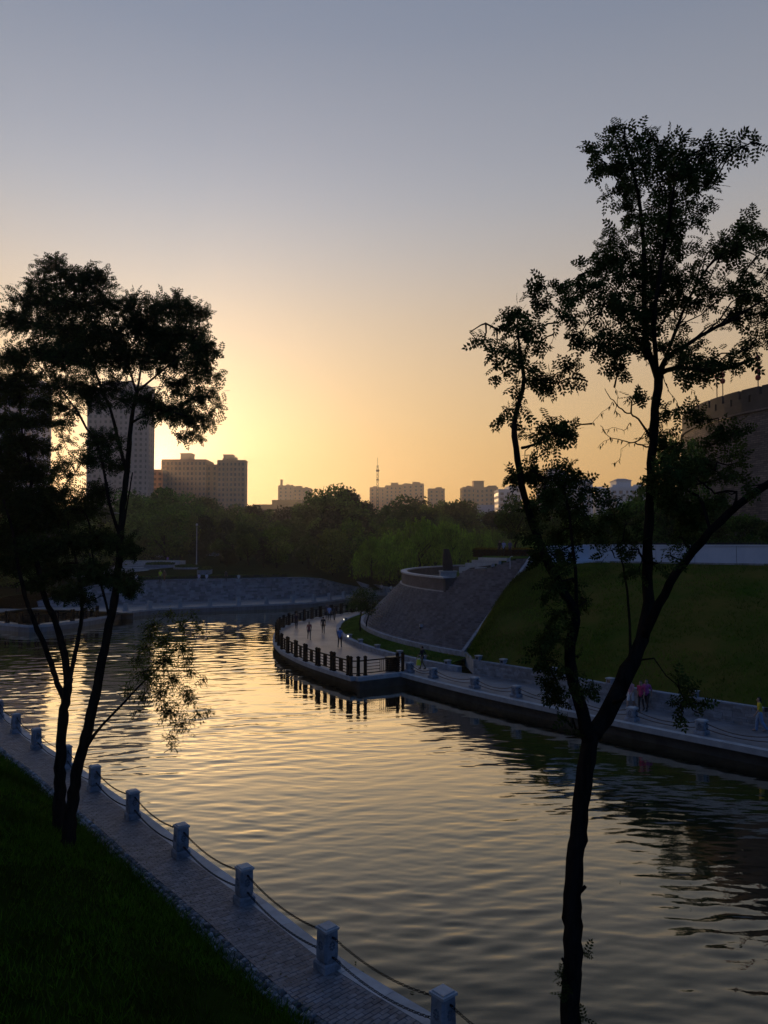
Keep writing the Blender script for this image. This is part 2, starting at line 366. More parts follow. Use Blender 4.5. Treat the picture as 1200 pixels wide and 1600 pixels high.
mx = n.nodes.new('ShaderNodeMixShader'); n.links.new(mi.outputs[0], mx.inputs[0]); n.links.new(df.outputs[0], mx.inputs[1]); n.links.new(gs.outputs[0], mx.inputs[2])
o = n.nodes.new('ShaderNodeOutputMaterial'); n.links.new(mx.outputs[0], o.inputs[0])
tag(link('water', grid_mesh('water', np.stack([GX, GY, GZ], -1), wm)), kind='structure')

# ---- near bank (left): path with bollards along the water
BOL = [(5.6, 8.6), (3.35, 11.7), (1.07, 14.3), (-1.21, 16.7), (-3.52, 19.7), (-5.88, 22.6), (-8.27, 25.65), (-10.6, 28.5), (-12.8, 31.3), (-15.3, 34.2), (-17.6, 37.1), (-20.0, 40.3), (-22.4, 43.3)]
BL = Poly([(8.5, 4.5)] + BOL + [(-31, 54), (-40, 65)]); BL.sgn = -1      # offsets grow from the water to the bank
mb = MB(); BL.strip(mb, -.43, 1.62, -3.0, -.05)
lp = tag(mb.build('left_path', M['joint']), kind='structure')
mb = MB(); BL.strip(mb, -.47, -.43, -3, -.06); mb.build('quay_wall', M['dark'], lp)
blocks('coping_stone', BL, M['palestone'], lp, -.47, -.10, -.16, 0.0, 1.25, 6.5, 58)
# pavers: courses across the path
PW, PL = .115, .23
cells = []
d = 8.0; row = 0
while d < 52:
    o = -.095 - (PL / 2 if row % 2 else 0)
    while o < 1.14:
        a = max(o, -.095); e = min(o + PL, 1.15)
        if e - a > .05: cells.append((d, a, e))
        o += PL
    d += PW; row += 1
def sees(dd):
    x, y = BL.p(dd, .5); return y
near = sorted([c for c in cells if 12.0 < sees(c[0]) < 40], key=lambda c: sees(c[0]))
pick = near[:300]; rest = near[300:]
shared = {}
def paver_mesh(wd):
    k = round(wd, 2)
    if k not in shared:
        q = MB(); hx, hy = k / 2 - .005, PW / 2 - .005
        q.box((0, 0, -.03), (2 * hx, 2 * hy, .046)); q.hexa([(-hx, -hy, -.007), (hx, -hy, -.007), (hx, hy, -.007), (-hx, hy, -.007)],
              [(-hx + .005, -hy + .005, 0), (hx - .005, -hy + .005, 0), (hx - .005, hy - .005, 0), (-hx + .005, hy - .005, 0)])
        shared[k] = q.mesh('paver', M['paver'])
    return shared[k]
for d, a, e in pick:
    x, y = BL.p(d + PW / 2, (a + e) / 2)
    o = link('paver', paver_mesh(e - a), lp, (x, y, random.uniform(-.004, .003)), BL.ang(d) + math.pi / 2)
mb = MB()
for d, a, e in rest:
    BL.block(mb, d + .005, d + PW - .005, a + .005, e - .005, -.05, random.uniform(-.004, .003))
tag(mb.build('paving', M['paver'], lp), kind='stuff')
# rough cobble gutter
mb = MB(); cob = []
d = 9.0
while d < 54:
    for k in range(3):
        cob.append((d + random.uniform(-.03, .03) + (k % 2) * .08, 1.17 + k * .148, random.uniform(.11, .165), random.uniform(.125, .14)))
    d += .165
cob.sort(key=lambda c: BL.p(c[0], c[1])[1] if BL.p(c[0], c[1])[1] > 12.5 else 999)
for i, (d, o, l, ww) in enumerate(cob):
    t = MB() if i < 280 else mb
    z = random.uniform(.0, .045); c0 = [BL.p(d, o), BL.p(d + l, o), BL.p(d + l, o + ww), BL.p(d, o + ww)]
    c0 = c0[::-1] if (c0[1][0] - c0[0][0]) * (c0[2][1] - c0[0][1]) - (c0[1][1] - c0[0][1]) * (c0[2][0] - c0[0][0]) < 0 else c0
    cx = sum(p[0] for p in c0) / 4; cy = sum(p[1] for p in c0) / 4; rr = lambda: random.uniform(-.015, .015)
    mid = [(p[0] + rr(), p[1] + rr(), z - .02) for p in c0]
    top = [(cx + (p[0] - cx) * .62 + rr(), cy + (p[1] - cy) * .62 + rr(), z + .02 + rr() * .6) for p in c0]
    t.hexa([(p[0], p[1], -.06) for p in mid], mid); t.hexa(mid, top)
    if i < 280: t.build('cobble', M['cobble'], lp)
tag(mb.build('cobbles', M['cobble'], lp), kind='stuff')

def bank_z(t):                                # height of the near grass bank, t metres inland of its foot
    return 7.2 * (1 - math.exp(-(0.60 * t) / 7.2 * (1 + .02 * t)))
ds = np.arange(2, 76, .6); ts = np.concatenate([[-.02], np.arange(.15, 6, .35), np.arange(6, 34, 1.5)])
P = np.zeros((len(ds), len(ts), 3)); gg = np.random.default_rng(3)
for i, d in enumerate(ds):
    for j, t in enumerate(ts):
        x, y = BL.p(d, 1.62 + t); P[i, j] = (x, y, bank_z(max(t, 0)) + (gg.normal(0, .035) if t > .2 else -.02) + .08 * math.sin(d * .9 + t) * min(1, max(t, 0)))
lb = tag(link('left_bank', grid_mesh('left_bank', P, M['soil'])), kind='structure')
def bank_hit(px, py):                         # where the line of sight through a pixel meets the near bank
    dr = ray(px, py)
    for k in np.arange(8, 45, .05):
        p = Vector((dr.x * k, dr.y * k, H + dr.z * k))
        D = np.hypot(BL.P[:, 0] - p.x, BL.P[:, 1] - p.y); i = int(D.argmin()); dd = BL.s[i]
        a = BL.p(dd, 0); b2 = BL.p(dd, 1); off = (p.x - a[0]) * (b2[0] - a[0]) + (p.y - a[1]) * (b2[1] - a[1])
        if off > 1.6 and p.z < bank_z(off - 1.62): return p
        if p.z < 0: return p
    return p

def tufts(name, pts, mat_, h, parent=None, blades=4, seed=1, lean=.5):
    g = np.random.default_rng(seed); N = len(pts); pts = np.asarray(pts)
    base = np.repeat(pts, blades, 0) + np.c_[g.normal(0, h * .35, N * blades), g.normal(0, h * .35, N * blades), np.zeros(N * blades)]
    a = g.uniform(0, 6.283, N * blades); hh = h * g.uniform(.5, 1.25, N * blades); wd = h * .07 * g.uniform(.7, 1.4, N * blades)
    dx, dy = np.cos(a), np.sin(a); lx = g.normal(0, lean, N * blades) * hh; ly = g.normal(0, lean, N * blades) * hh
    v0 = base + np.c_[dx * wd, dy * wd, np.zeros_like(a) - .02]; v1 = base - np.c_[dx * wd, dy * wd, np.zeros_like(a) + .02]; v2 = base + np.c_[lx, ly, hh]
    V = np.stack([v0, v1, v2], 1).reshape(-1, 3); F = np.arange(len(V)).reshape(-1, 3)
    return tag(link(name, np_mesh(name, V, F, mat_), parent), kind='stuff')
pts = []
g = np.random.default_rng(5)
for i in range(42000):
    d = 7 + 44 * g.random() ** .8; t = 11 * g.random() ** 1.3 - .03; x, y = BL.p(d, 1.62 + t)
    if y > 5: pts.append((x, y, bank_z(max(t, 0))))
tufts('grass', pts, M['grass'], .15, None, 4, 2)

# ---- right bank: promenade, low wall, grass slope, curved plaza and fan
FC = (39.7, 83.0)
def pol(r, th, z=None):
    x, y = FC[0] - r * math.cos(R(th)), FC[1] - r * math.sin(R(th)); return (x, y) if z is None else (x, y, z)
PLAZA = [(-1.95, 52.45), (-3.2, 54.5), (-4.4, 56.5), (-5.6, 58.7), (-6.45, 60.5), (-7.4, 62.8), (-8.2, 64.8), (-8.9, 67.1), (-9.8, 71), (-10.45, 75.5), (-10.8, 80), (-10.75, 83), (-10.45, 85.7), (-9.97, 88), (-9.4, 89.9), (-8.9, 91.8), (-8.2, 93.9), (-7.5, 95.7), (-5.9, 98.5), (-4.6, 100.9), (-2, 103.5), (2, 106)]
PE = Poly(PLAZA)                              # water on the left... platform to the right
RE = Poly([(1.45, 54.3), (4.9, 48.9), (8.4, 44.2), (12.9, 38.7), (17, 34.0), (24.5, 25), (36, 11), (48, -4)])
RW = Poly([(6.2, 53.7), (9.2, 50.2), (12.9, 44.5), (18.6, 38.05), (26.5, 29), (38, 15), (50, 0)])
pave = brickmat('promenade_paving', (.17, .145, .15), (.20, .17, .175), (.12, .10, .105), .6, .3, rough=.42, spec=.5, coord='pos', bump=.12, msize=.01, scalevar=.35)
pave2 = brickmat('right_path_paving', (.14, .14, .155), (.17, .17, .185), (.09, .09, .10), .6, .3, rough=.5, spec=.4, coord='pos', bump=.2, msize=.01, scalevar=.6)
curb_in = [pol(44.75, th) for th in np.linspace(33.6, -28, 40)]
plz = [(p[0], p[1]) for p in PE.P[::3]] 
def sheet(name, poly, z, m, z0=None):
    q = MB(); q.prism(poly, z - .3 if z0 is None else z0, z); return q.build(name, m)
def inset(poly, k): return [poly.p(d, k) for d in np.linspace(0, poly.L, 60)]
plat = tag(sheet('plaza', [(1.35, 54.75), (-1.95, 52.6)] + inset(PE, .12)[1:] + curb_in[::-1], -0.004, pave), kind='structure')
mb = MB(); PE.strip(mb, -.38, .12, -.26, 0.01); q = Poly([(1.5, 54.75), (-1.95, 52.45)], smooth=False); 
q.strip(mb, .12, -.38, -.26, 0.012, 0, q.L + .0)
mb.build('plaza_rim', M['palestone'], plat)
mb = MB(); PE.strip(mb, .25, .6, -3, -.25); q.strip(mb, -.6, -.25, -3, -.25); mb.build('plaza_pier_wall', M['dark'], plat)
rp = [RE.p(d, -.0) for d in np.linspace(0, RE.L, 40)]
rw = [RW.p(d) for d in np.linspace(0, RW.L, 40)]
rpath = tag(sheet('right_path', [(1.45, 54.3)] + rp[1:] + rw[::-1] + [pol(44.75, 40), pol(44.75, 37), pol(44.75, 33.6)], -.008, pave2), kind='structure')
mb = MB(); RE.strip(mb, .38, -.02, -.27, .004, 0, None, 1.0); mb.build('path_rim', M['palestone'], rpath)
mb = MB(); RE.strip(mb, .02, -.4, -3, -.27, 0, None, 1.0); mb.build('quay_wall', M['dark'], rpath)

# planter strip between plaza kerb and fan, its kerb stones
mb = MB(); N = 60; th = np.linspace(37.5, -28, N)
for i in range(N - 1):
    a, c = th[i], th[i + 1]
    mb.add([pol(44.3, a, .26), pol(44.3, c, .26), pol(42.3, c, .62), pol(42.3, a, .62)], [(0, 1, 2, 3)])
    mb.add([pol(44.3, a, -.2), pol(44.3, c, -.2), pol(44.3, c, .26), pol(44.3, a, .26)], [(0, 1, 2, 3)])
pl = tag(mb.build('planter_lawn', M['lawn']), kind='structure')
for i in range(48):
    a = 39.5 - i * 1.4; mb = MB(); c = a - 1.37
    mb.hexa([pol(44.75, a, -.1), pol(44.75, c, -.1), pol(44.3, c, -.1), pol(44.3, a, -.1)][::-1], [pol(44.75, a, .36), pol(44.75, c, .36), pol(44.3, c, .36), pol(44.3, a, .36)][::-1])
    mb.build('kerb_stone', M['bluestone'], pl)
g = np.random.default_rng(8)
pts = [(*pol(rr, tt), .26 + (44.3 - rr) / 2 * .36) for rr, tt in zip(g.uniform(42.4, 44.2, 9000), g.uniform(-20, 37.3, 9000))]
tufts('planter_grass', pts, leafmat('planter_grass_blade', (.065, .115, .018), .3, .4), .13, None, 3, 6)

# ---- right grass bank
Lc = [(6.05, 57.8, .72), (6.3, 53.75, .9), (9.35, 50.4, .95), (13.05, 44.7, .95), (18.75, 38.25, .95), (26.7, 29.2, .95), (38.2, 15.2, .95), (50.2, .2, .95)]
Uc = [(11.75, 62.0, 7.42), (12.6, 62.3, 7.45), (15.0, 63.6, 7.5), (18.0, 62.0, 7.5), (27.0, 53.8, 7.5), (37, 44, 7.5), (50, 30, 7.5), (64, 16, 7.5)]
def lerp_line(C, u):
    C = np.array(C); k = np.linspace(0, 1, len(C)); return np.stack([np.interp(u, k, C[:, i]) for i in range(3)], -1)
u = np.linspace(0, 1, 130); v = np.linspace(0, 1, 46)
A, B = lerp_line(Lc, u), lerp_line(Uc, u)
P = A[:, None, :] * (1 - v)[None, :, None] + B[:, None, :] * v[None, :, None]
prof = 7 * (0.10 * np.sin(v * math.pi)); P[:, :, 2] += prof[None, :]
gg = np.random.default_rng(4); bumpy = gg.normal(0, .035, P.shape[:2]); bumpy[:, [0, -1]] = 0; bumpy[0] = 0
P[:, :, 2] += bumpy + (.12 * np.sin(P[:, :, 0] * .8) * np.sin(P[:, :, 1] * .6 + 1)) * np.sin(v * math.pi)[None, :]
tag(link('right_bank', grid_mesh('right_bank', P, M['rbank'])), kind='structure')
g = np.random.default_rng(9); pts = []
for i in range(34000):
    ui = g.random() ** 1.2 * .66; vi = g.random(); fu = ui * 129; fv = vi * 45; i0, j0 = int(fu), int(fv); i1, j1 = min(i0 + 1, 129), min(j0 + 1, 45)
    p = P[i0, j0] * (1 - fu % 1) * (1 - fv % 1) + P[i1, j0] * (fu % 1) * (1 - fv % 1) + P[i0, j1] * (1 - fu % 1) * (fv % 1) + P[i1, j1] * (fu % 1) * (fv % 1)
    if math.sin(p[0] * 1.1 + math.sin(p[1] * .7)) * math.sin(p[1] * .9 + 2) + g.normal(0, .3) > -.35: pts.append(tuple(p))
tufts('bank_grass', pts, M['grassr'], .17, None, 3, 12)
mb = MB(); mb.prism([(12.6, 62.4), (15, 63.7), (18, 62.1), (27, 53.9), (37, 44.1), (50, 30.1), (64, 16.1), (160, 16), (160, 150), (30, 150), (22, 100)], -3, 7.46)
tag(mb.build('hill', M['park']), kind='structure')

# ---- far bank: path, stone wall line, park ground
FE = Poly([(-95, 96), (-60, 92.5), (-46, 89.3), (-40, 86.2), (-38.0, 86.6), (-36.2, 91), (-34.9, 98.5), (-34.5, 103), (-31.4, 108.5), (-22, 113.6), (-12, 119.5), (-6.5, 128), (2.4, 143), (16, 168), (30, 180)])
FW = Poly([(-62, 108), (-50, 111), (-42, 114), (-37, 116.5), (-31, 120.5), (-20, 126), (-12, 131.5), (-7, 139), (-2, 147)])
mb = MB(); FE.strip(mb, .4, -16, -3, -.004, 0, None, 1.5); fp = tag(mb.build('far_path', pave2), kind='structure')
mb = MB(); FE.strip(mb, .47, .4, -.25, .004, 0, None, 1.5); mb.build('path_rim', M['palestone'], fp)
colX = [-400, -120, -62, -50, -42, -37, -31, -20, -12, -7, -2, 12, 40, 120, 400]
L0 = [(-400, 104, .06), (-120, 104, .06), (-62, 108.4, .1), (-50, 111.4, 2.2), (-42, 114.4, 3.2), (-37, 116.9, 3.35), (-31, 120.9, 3.35), (-20, 126.4, 3.2), (-12, 131.9, 2.7), (-7, 139.4, 1.2), (-2, 147.4, .2), (12, 166, .2), (40, 186, .2), (120, 200, .2), (400, 200, .2)]
Ls = [L0, [(x, y + 22, max(z, 1.5) + (1.0 if z > 1 else .6)) for x, y, z in L0], [(x, max(y + 75, 215), 5.6) for x, y, z in L0], [(x * 1.0, 420, 6) for x, y, z in L0], [(x * 2.9, 1180, 6) for x, y, z in L0]]
RR = []
for k in range(len(Ls) - 1):
    a, b2 = np.array(Ls[k], float), np.array(Ls[k + 1], float)
    for t in np.linspace(0, 1, 7)[:-1]: RR.append(a * (1 - t) + b2 * t)
RR.append(np.array(Ls[-1], float))
tag(link('park_ground', grid_mesh('park_ground', np.array(RR), M['park'])), kind='structure')
def park_z(x, y):
    L = np.array(L0); y0 = np.interp(x, L[:, 0], L[:, 1]); z0 = np.interp(x, L[:, 0], L[:, 2])
    ya, za = y0 + 22, max(z0, 1.5) + (1 if z0 > 1 else .6); yb = max(y0 + 75, 215)
    return float(np.interp(y, [y0, ya, yb, 420, 1180], [z0, za, 5.6, 6, 6]))

g = np.random.default_rng(41); LV, LF = [], []
for i in range(98):                          # leaves drifting on the water
    if i < 18: x, y = g.uniform(6, 14), g.uniform(14, 26)
    elif i < 110: x, y = BL.p(g.uniform(8, 40), -.6 - abs(g.normal(0, .5)))
    else: x, y = RE.p(g.uniform(2, 28), .5 + abs(g.normal(0, 1.2)))
    a = g.uniform(0, 6.28); l = g.uniform(.03, .075); w_ = l * .35; ca, sa = math.cos(a), math.sin(a); n0 = len(LV); z = -.8 + .02
    LV += [(x - l * ca, y - l * sa, z), (x - w_ * sa, y + w_ * ca, z + .015), (x + l * ca, y + l * sa, z), (x + w_ * sa, y - w_ * ca, z + .01)]; LF.append((n0, n0 + 1, n0 + 2, n0 + 3))
tag(link('floating_leaves', np_mesh('floating_leaves', LV, LF, M['leafY'])), kind='stuff')

g = np.random.default_rng(43); LV, LF = [], []
for i in range(170):                          # dry leaves blown along the path edge
    x, y = BL.p(g.uniform(9, 36), float(np.clip(g.normal(1.0, .35), -.05, 1.55))); a = g.uniform(0, 6.28); l = g.uniform(.02, .05); w_ = l * .45; ca, sa = math.cos(a), math.sin(a); n0 = len(LV); z = .012
    LV += [(x - l * ca, y - l * sa, z), (x - w_ * sa, y + w_ * ca, z + .012), (x + l * ca, y + l * sa, z), (x + w_ * sa, y - w_ * ca, z + .008)]; LF.append((n0, n0 + 1, n0 + 2, n0 + 3))
tag(link('fallen_leaves', np_mesh('fallen_leaves', LV, LF, M['leafY'])), kind='stuff')
pts = [(*BL.p(dd, 1.62 + oo), 0.0) for dd, oo in zip(g.uniform(7, 52, 2600), g.normal(-.03, .07, 2600))]
tufts('edge_grass', pts, M['grass'], .17, None, 4, 22, .7)
# ------------------------------------------------------------------ stepped brick fan with its round bastion
SL = 0.99                                   # slope of the fan, rise over run
def rtop(th):                               # inner radius of the brick slope at an angle
    zt = float(np.interp(th, [24.4, 24.41, 25.5, 30, 32, 34, 35.5, 36.6], [4.85, 6.5, 6.75, 6.85, 7.3, 7.7, 7.85, 7.75]))
    return 42 - (zt - .7) / SL, zt
fan = thing('stepped_fan', 'brick fan-shaped slope of stepped courses rising behind the curved plaza', 'stepped slope', (4, 66, .6))
def rel(o):                                 # parts are modelled in world units; put them under the thing without moving them
    o.parent = fan; o.matrix_parent_inverse = Matrix.Translation(-Vector(fan.location)); return o
V, F = [], []; c = 0; rowh = .165; gg = random.Random(3)
nrow = int((8.0 - .7) / rowh)
mb = MB()
for i in range(nrow):
    z0 = .7 + i * rowh; r0 = 42 - (z0 - .7) / SL; dth = math.degrees(.42 / r0); a = 36.5 - (dth / 2 if i % 2 else 0); 
    while a > -34:
        e = a - dth; mid = (a + e) / 2; rt, zt = rtop(mid) if mid > 24.4 else (37.85, 4.85)
        if z0 + rowh <= zt + .06 and not (z0 > 4.8 and mid < 24.9):
            g1 = gg.uniform(-.012, .012); ga = math.degrees(.006 / r0)
            o = r0 + g1; inn = r0 - .30
            mb.hexa([pol(o, a - ga, z0), pol(o, e + ga, z0), pol(inn, e + ga, z0), pol(inn, a - ga, z0)][::-1], [pol(o, a - ga, z0 + rowh - .012), pol(o, e + ga, z0 + rowh - .012), pol(inn, e + ga, z0 + rowh - .012), pol(inn, a - ga, z0 + rowh - .012)][::-1])
        a = e
tag(rel(mb.build('brick_course', M['fanbrick'])), kind='stuff')
mb = MB(); ths = np.linspace(36.6, -34, 90)   # mortar core under the bricks
for a, e in zip(ths[:-1], ths[1:]):
    ra, za = rtop(a) if a > 24.4 else (37.85, 4.85); re_, ze = rtop(e) if e > 24.4 else (37.85, 4.85)
    mb.add([pol(41.90, a, .6), pol(41.90, e, .6), pol(re_ - .12, e, ze - .1), pol(ra - .12, a, za - .1)], [(0, 1, 2, 3)])
rel(mb.build('mortar_core', M['joint']))
for i in range(46):                           # low kerb at the foot of the fan
    a = 37.2 - i * 1.5; e = a - 1.46; mb = MB()
    mb.hexa([pol(42.28, a, .3), pol(42.28, e, .3), pol(41.9, e, .3), pol(41.9, a, .3)][::-1], [pol(42.28, a, .98), pol(42.28, e, .98), pol(41.9, e, .98), pol(41.9, a, .98)][::-1])
    rel(mb.build('foot_kerb', M['bluestone']))
mb = MB()                                     # string wall along the right edge
a0, a1 = 36.6, 37.15
for k in range(14):
    f0, f1 = k / 14, (k + .985) / 14; r0, r1 = 42.25 + (34.7 - 42.25) * f0, 42.25 + (34.7 - 42.25) * f1; z0, z1 = .7 + 7.05 * f0, .7 + 7.05 * f1
    b = MB(); t = math.degrees(.32 / r0)
    b.hexa([pol(r0, a0, z0 - .4), pol(r0, a0 + t, z0 - .4), pol(r1, a0 + t, z1 - .4), pol(r1, a0, z1 - .4)], [pol(r0, a0, z0 + .34), pol(r0, a0 + t, z0 + .34), pol(r1, a0 + t, z1 + .34), pol(r1, a0, z1 + .34)])
    rel(b.build('string_stone', M['bluestone']))
bmat = brickmat('bastion_brick', (.085, .074, .08), (.105, .09, .095), (.055, .05, .052), .42, .14, bump=.35, msize=.012, scalevar=.6)
def curved_wall(r_out, r_in, z0, z1, t0, t1, n, mat_, name, parent_fn=None, batter=0.0):
    th = np.linspace(t0, t1, n); V, F, UV = [], [], []
    for t in th:
        V += [pol(r_out, t, z0), pol(r_out - batter, t, z1), pol(r_in, t, z1), pol(r_in, t, z0)]
    for i in range(n - 1):
        for q in range(4): F.append((i * 4 + q, i * 4 + (q + 1) % 4, i * 4 + 4 + (q + 1) % 4, i * 4 + 4 + q))
    F += [(0, 1, 2, 3), ((n - 1) * 4 + 3, (n - 1) * 4 + 2, (n - 1) * 4 + 1, (n - 1) * 4)]
    me = bpy.data.meshes.new(name); me.from_pydata(V, [], F); me.materials.append(mat_)
    uv = me.uv_layers.new(name='UVMap')
    for p in me.polygons:
        for li in p.loop_indices:
            v = me.vertices[me.loops[li].vertex_index].co; a = math.atan2(v.y - FC[1], v.x - FC[0])
            uv.data[li].uv = ((a % 6.283) * r_out, v.z + (math.hypot(v.x - FC[0], v.y - FC[1]) if abs(p.normal.z) > .7 else 0))
    o = link(name, me); return parent_fn(o) if parent_fn else o
curved_wall(37.8, 37.35, 4.6, 5.95, 24.4, -60, 80, bmat, 'bastion_wall', rel)
curved_wall(37.98, 37.8, 4.72, 4.9, 24.4, -60, 80, M['palestone'], 'base_ledge', rel)
for i in range(40):
    a = 24.4 - i * 2.1; e = a - 2.07
    curved_wall(37.9, 37.25, 5.955, 6.11, a, e, 4, M['palestone'], 'coping_stone', rel)
mb = MB(); a = 24.45                           # raking cheek wall between bastion and slope
pr = [(37.9, 4.7), (37.9, 6.0), (36.6, 6.05), (35.2, 6.9), (33.2, 7.1), (33.2, 4.7)]
vs = [pol(r_, a, z_) for r_, z_ in pr] + [pol(r_, a + .45, z_) for r_, z_ in pr]; k = len(pr)
mb.add(vs, [tuple(range(k)), tuple(reversed(range(k, 2 * k)))] + [(i, (i + 1) % k, (i + 1) % k + k, i + k) for i in range(k)])
rel(mb.build('cheek_wall', bmat))
mb = MB(); N = 40; th = np.linspace(24.4, -70, N)   # floor of the bastion and the mound behind it
for a, e in zip(th[:-1], th[1:]):
    mb.add([pol(37.4, a, 5.06), pol(37.4, e, 5.06), pol(33, e, 5.06), pol(33, a, 5.06)], [(0, 1, 2, 3)], 1)
    mb.add([pol(33, a, 5.06), pol(33, e, 5.06), pol(29, e, 7.74), pol(29, a, 7.74)], [(0, 1, 2, 3)])
    mb.add([pol(29, a, 7.74), pol(29, e, 7.74), pol(2, e, 7.74), pol(2, a, 7.74)], [(0, 1, 2, 3)])
th = np.linspace(36.7, 24.9, 14)
for a, e in zip(th[:-1], th[1:]):
    (ra, za), (re_, ze) = rtop(a), rtop(e)
    mb.add([pol(ra, a, za), pol(re_, e, ze), pol(30, e, 7.2 + .5 * (ze > 7.2)), pol(30, a, 7.2 + .5 * (za > 7.2))], [(0, 1, 2, 3)], 1)
    mb.add([pol(30, a, 7.2 + .5 * (za > 7.2)), pol(30, e, 7.2 + .5 * (ze > 7.2)), pol(25, e, 7.76), pol(25, a, 7.76)], [(0, 1, 2, 3)])
tag(mb.build('mound', [M['lawn'], M['joint']]), kind='structure')
for i, (xa, xb, y, z) in enumerate([(717, 757, 885.5, 6.95), (727, 769, 879.5, 7.25), (737, 779, 875, 7.5), (747, 792, 871, 7.72)]):
    p, q = gnd(xa, y, z), gnd(xb, y + 1.0, z); mb = MB(); dx = (q - p).normalized(); nx = Vector((-dx.y, dx.x, 0))
    b4 = [p, q, q + nx * .35, p + nx * .35]
    mb.hexa([(a.x, a.y, z - .55) for a in b4], [(a.x, a.y, z) for a in b4])
    o = rel(mb.build('terrace_kerb', M['palestone']))
    mb = MB(); mb.hexa([(a.x, a.y, z - .5) for a in (p + nx * .36, q + nx * .36, q + nx * 3.2, p + nx * 3.2)], [(a.x, a.y, z - .03) for a in (p + nx * .36, q + nx * .36, q + nx * 3.2, p + nx * 3.2)])
    rel(mb.build('grass_tread', M['lawn']))
# stele on its plinth
p = gnd(700, 893, 6.1); st = thing('stone_stele', 'tall dark standing stone on a pale plinth at the bastion rim', 'standing stone', (p.x, p.y, 5.06))
mb = MB(); mb.box((0, 0, .5), (1.7, 1.2, 1.0)); mb.box((0, 0, 1.06), (1.85, 1.35, .12)); mb.build('plinth', M['palestone'], st)
mb = MB(); hz = [(1.0, 1.12), (1.04, 1.9), (.86, 2.7), (.62, 3.25), (.5, 3.42)]
for i in range(4):
    w0, z0 = hz[i]; w1, z1 = hz[i + 1]; s0, s1 = -.05 * i, -.05 * (i + 1)
    mb.hexa([(-w0 / 2 + s0, -.22, z0), (w0 / 2 + s0, -.25, z0), (w0 / 2 + s0, .22, z0), (-w0 / 2 + s0, .25, z0)], [(-w1 / 2 + s1, -.2, z1), (w1 / 2 + s1, -.22, z1), (w1 / 2 + s1, .2, z1), (-w1 / 2 + s1, .2, z1)])
mb.build('slab', M['stele'], st)
# spotlight box on the slope, pale pipe post near the top
def on_fan(px, py):
    d = ray(px, py)
    for k in np.arange(50, 90, .02):
        q = Vector((d.x * k, d.y * k, H + d.z * k)); r_ = math.hypot(q.x - FC[0], q.y - FC[1])
        if q.z <= .7 + (42 - r_) * SL: return q
    return q
p = on_fan(658, 982); t = thing('spot_light', 'small box spotlight standing alone on the brick slope', 'spotlight', p - Vector((0, 0, .1)), .3)
mb = MB(); mb.box((0, 0, .35), (.26, .22, .24)); mb.build('housing', M['palestone'], t)
mb = MB(); mb.box((0, -.02, .11), (.3, .2, .24)); mb.build('bracket', M['black'], t)
p = on_fan(797, 889); t = thing('pipe_post', 'thin pale bent pipe standing near the top of the brick slope', 'post', p)
mb = MB(); mb.tube([(0.12, 0, -.1), (0, 0, .02), (0, 0, .95), (.1, 0, 1.02), (.22, 0, 1.02)], .022, 6); mb.build('pipe', M['white'], t)

# ------------------------------------------------------------------ low slate wall behind the right path
lw = thing('low_stone_wall', 'low layered blue-grey stone wall behind the right bank path', 'wall', (6.2, 53.7, 0))
def relto(o, root):
    o.parent = root; o.matrix_parent_inverse = root.matrix_basis.inverted(); return o
mb = MB(); gg = random.Random(8)
for k in range(6):
    d = 0.0; z0 = -.05 + k * .155
    while d < 34:
        l = gg.uniform(.3, .75); f = gg.uniform(-.025, .02)
        RW.block(mb, d + .006, d + l - .006, .0 + f, -.34, z0, z0 + .145); d += l
tag(relto(mb.build('wall_stone', M['slate']), lw), kind='stuff')
mb = MB(); RW.strip(mb, -.30, -.03, -.05, .87); relto(mb.build('wall_core', M['joint']), lw)
d = 0
while d < 34:
    b = MB(); RW.block(b, d, d + 1.18, .05, -.40, .882, .965); relto(b.build('cap_stone', M['bluestone']), lw); d += 1.2
mb = MB()
wing = Poly([(6.02, 57.75), (6.12, 55.6), (6.22, 53.75)])
for k in range(4): wing.block(mb, k * 1.0, k * 1.0 + .98, .0, -.3, -.05, .97)
relto(mb.build('wing_wall', M['slate']), lw)
# stone lamp boxes on the wall and on the planter kerb
def lamp_box(p, rz, lit, label, group):
    t = thing('garden_lamp', label, 'lamp', p, rz, group)
    mb = MB(); mb.box((0, 0, .14), (.34, .34, .28)); mb.build('lamp_body', M['bluestone'], t)
    mb = MB(); mb.box((0, 0, .305), (.42, .42, .05)); mb.build('lamp_cap', M['palestone'], t)
    mb = MB(); mb.box((0, -.172, .15), (.22, .012, .15)); mb.build('lens', emit('lamp_lens_lit', (1, .90, .70), 1.6) if lit else M['glass'], t)
    return t
for px, py, lab in ((740, 1032, 'small pale lamp box where the wing wall meets the low wall'), (783, 1037, 'grey lamp box on the low wall behind the second bollard span'), (868, 1052, 'grey lamp box on the low wall half hidden by leaves'), (965, 1066, 'grey lamp box on the low wall beside the leaning limb'), (1090, 1092, 'grey lamp box on the low wall behind the drooping sprays')):
    p = gnd(px, py, .965); D = np.hypot(RW.P[:, 0] - p.x, RW.P[:, 1] - p.y); q = RW.p(RW.s[D.argmin()], -.17)
    lamp_box((q[0], q[1], .965), math.atan2(RW.p(5)[1] - RW.p(3)[1], RW.p(5)[0] - RW.p(3)[0]) + 0, False, lab, 'lamp boxes on the low wall')
kl = ['lit lamp box on the planter kerb beside the small tree trunk', 'lit lamp box at the head of the planter kerb', 'dark lamp box on the planter kerb behind the walker in blue', 'dark lamp box on the planter kerb, second from the lit one', 'dark lamp box on the planter kerb behind the railing end', 'dark lamp box on the planter kerb behind the walker with the yellow bag', 'dark lamp box on the planter kerb near the wing wall']
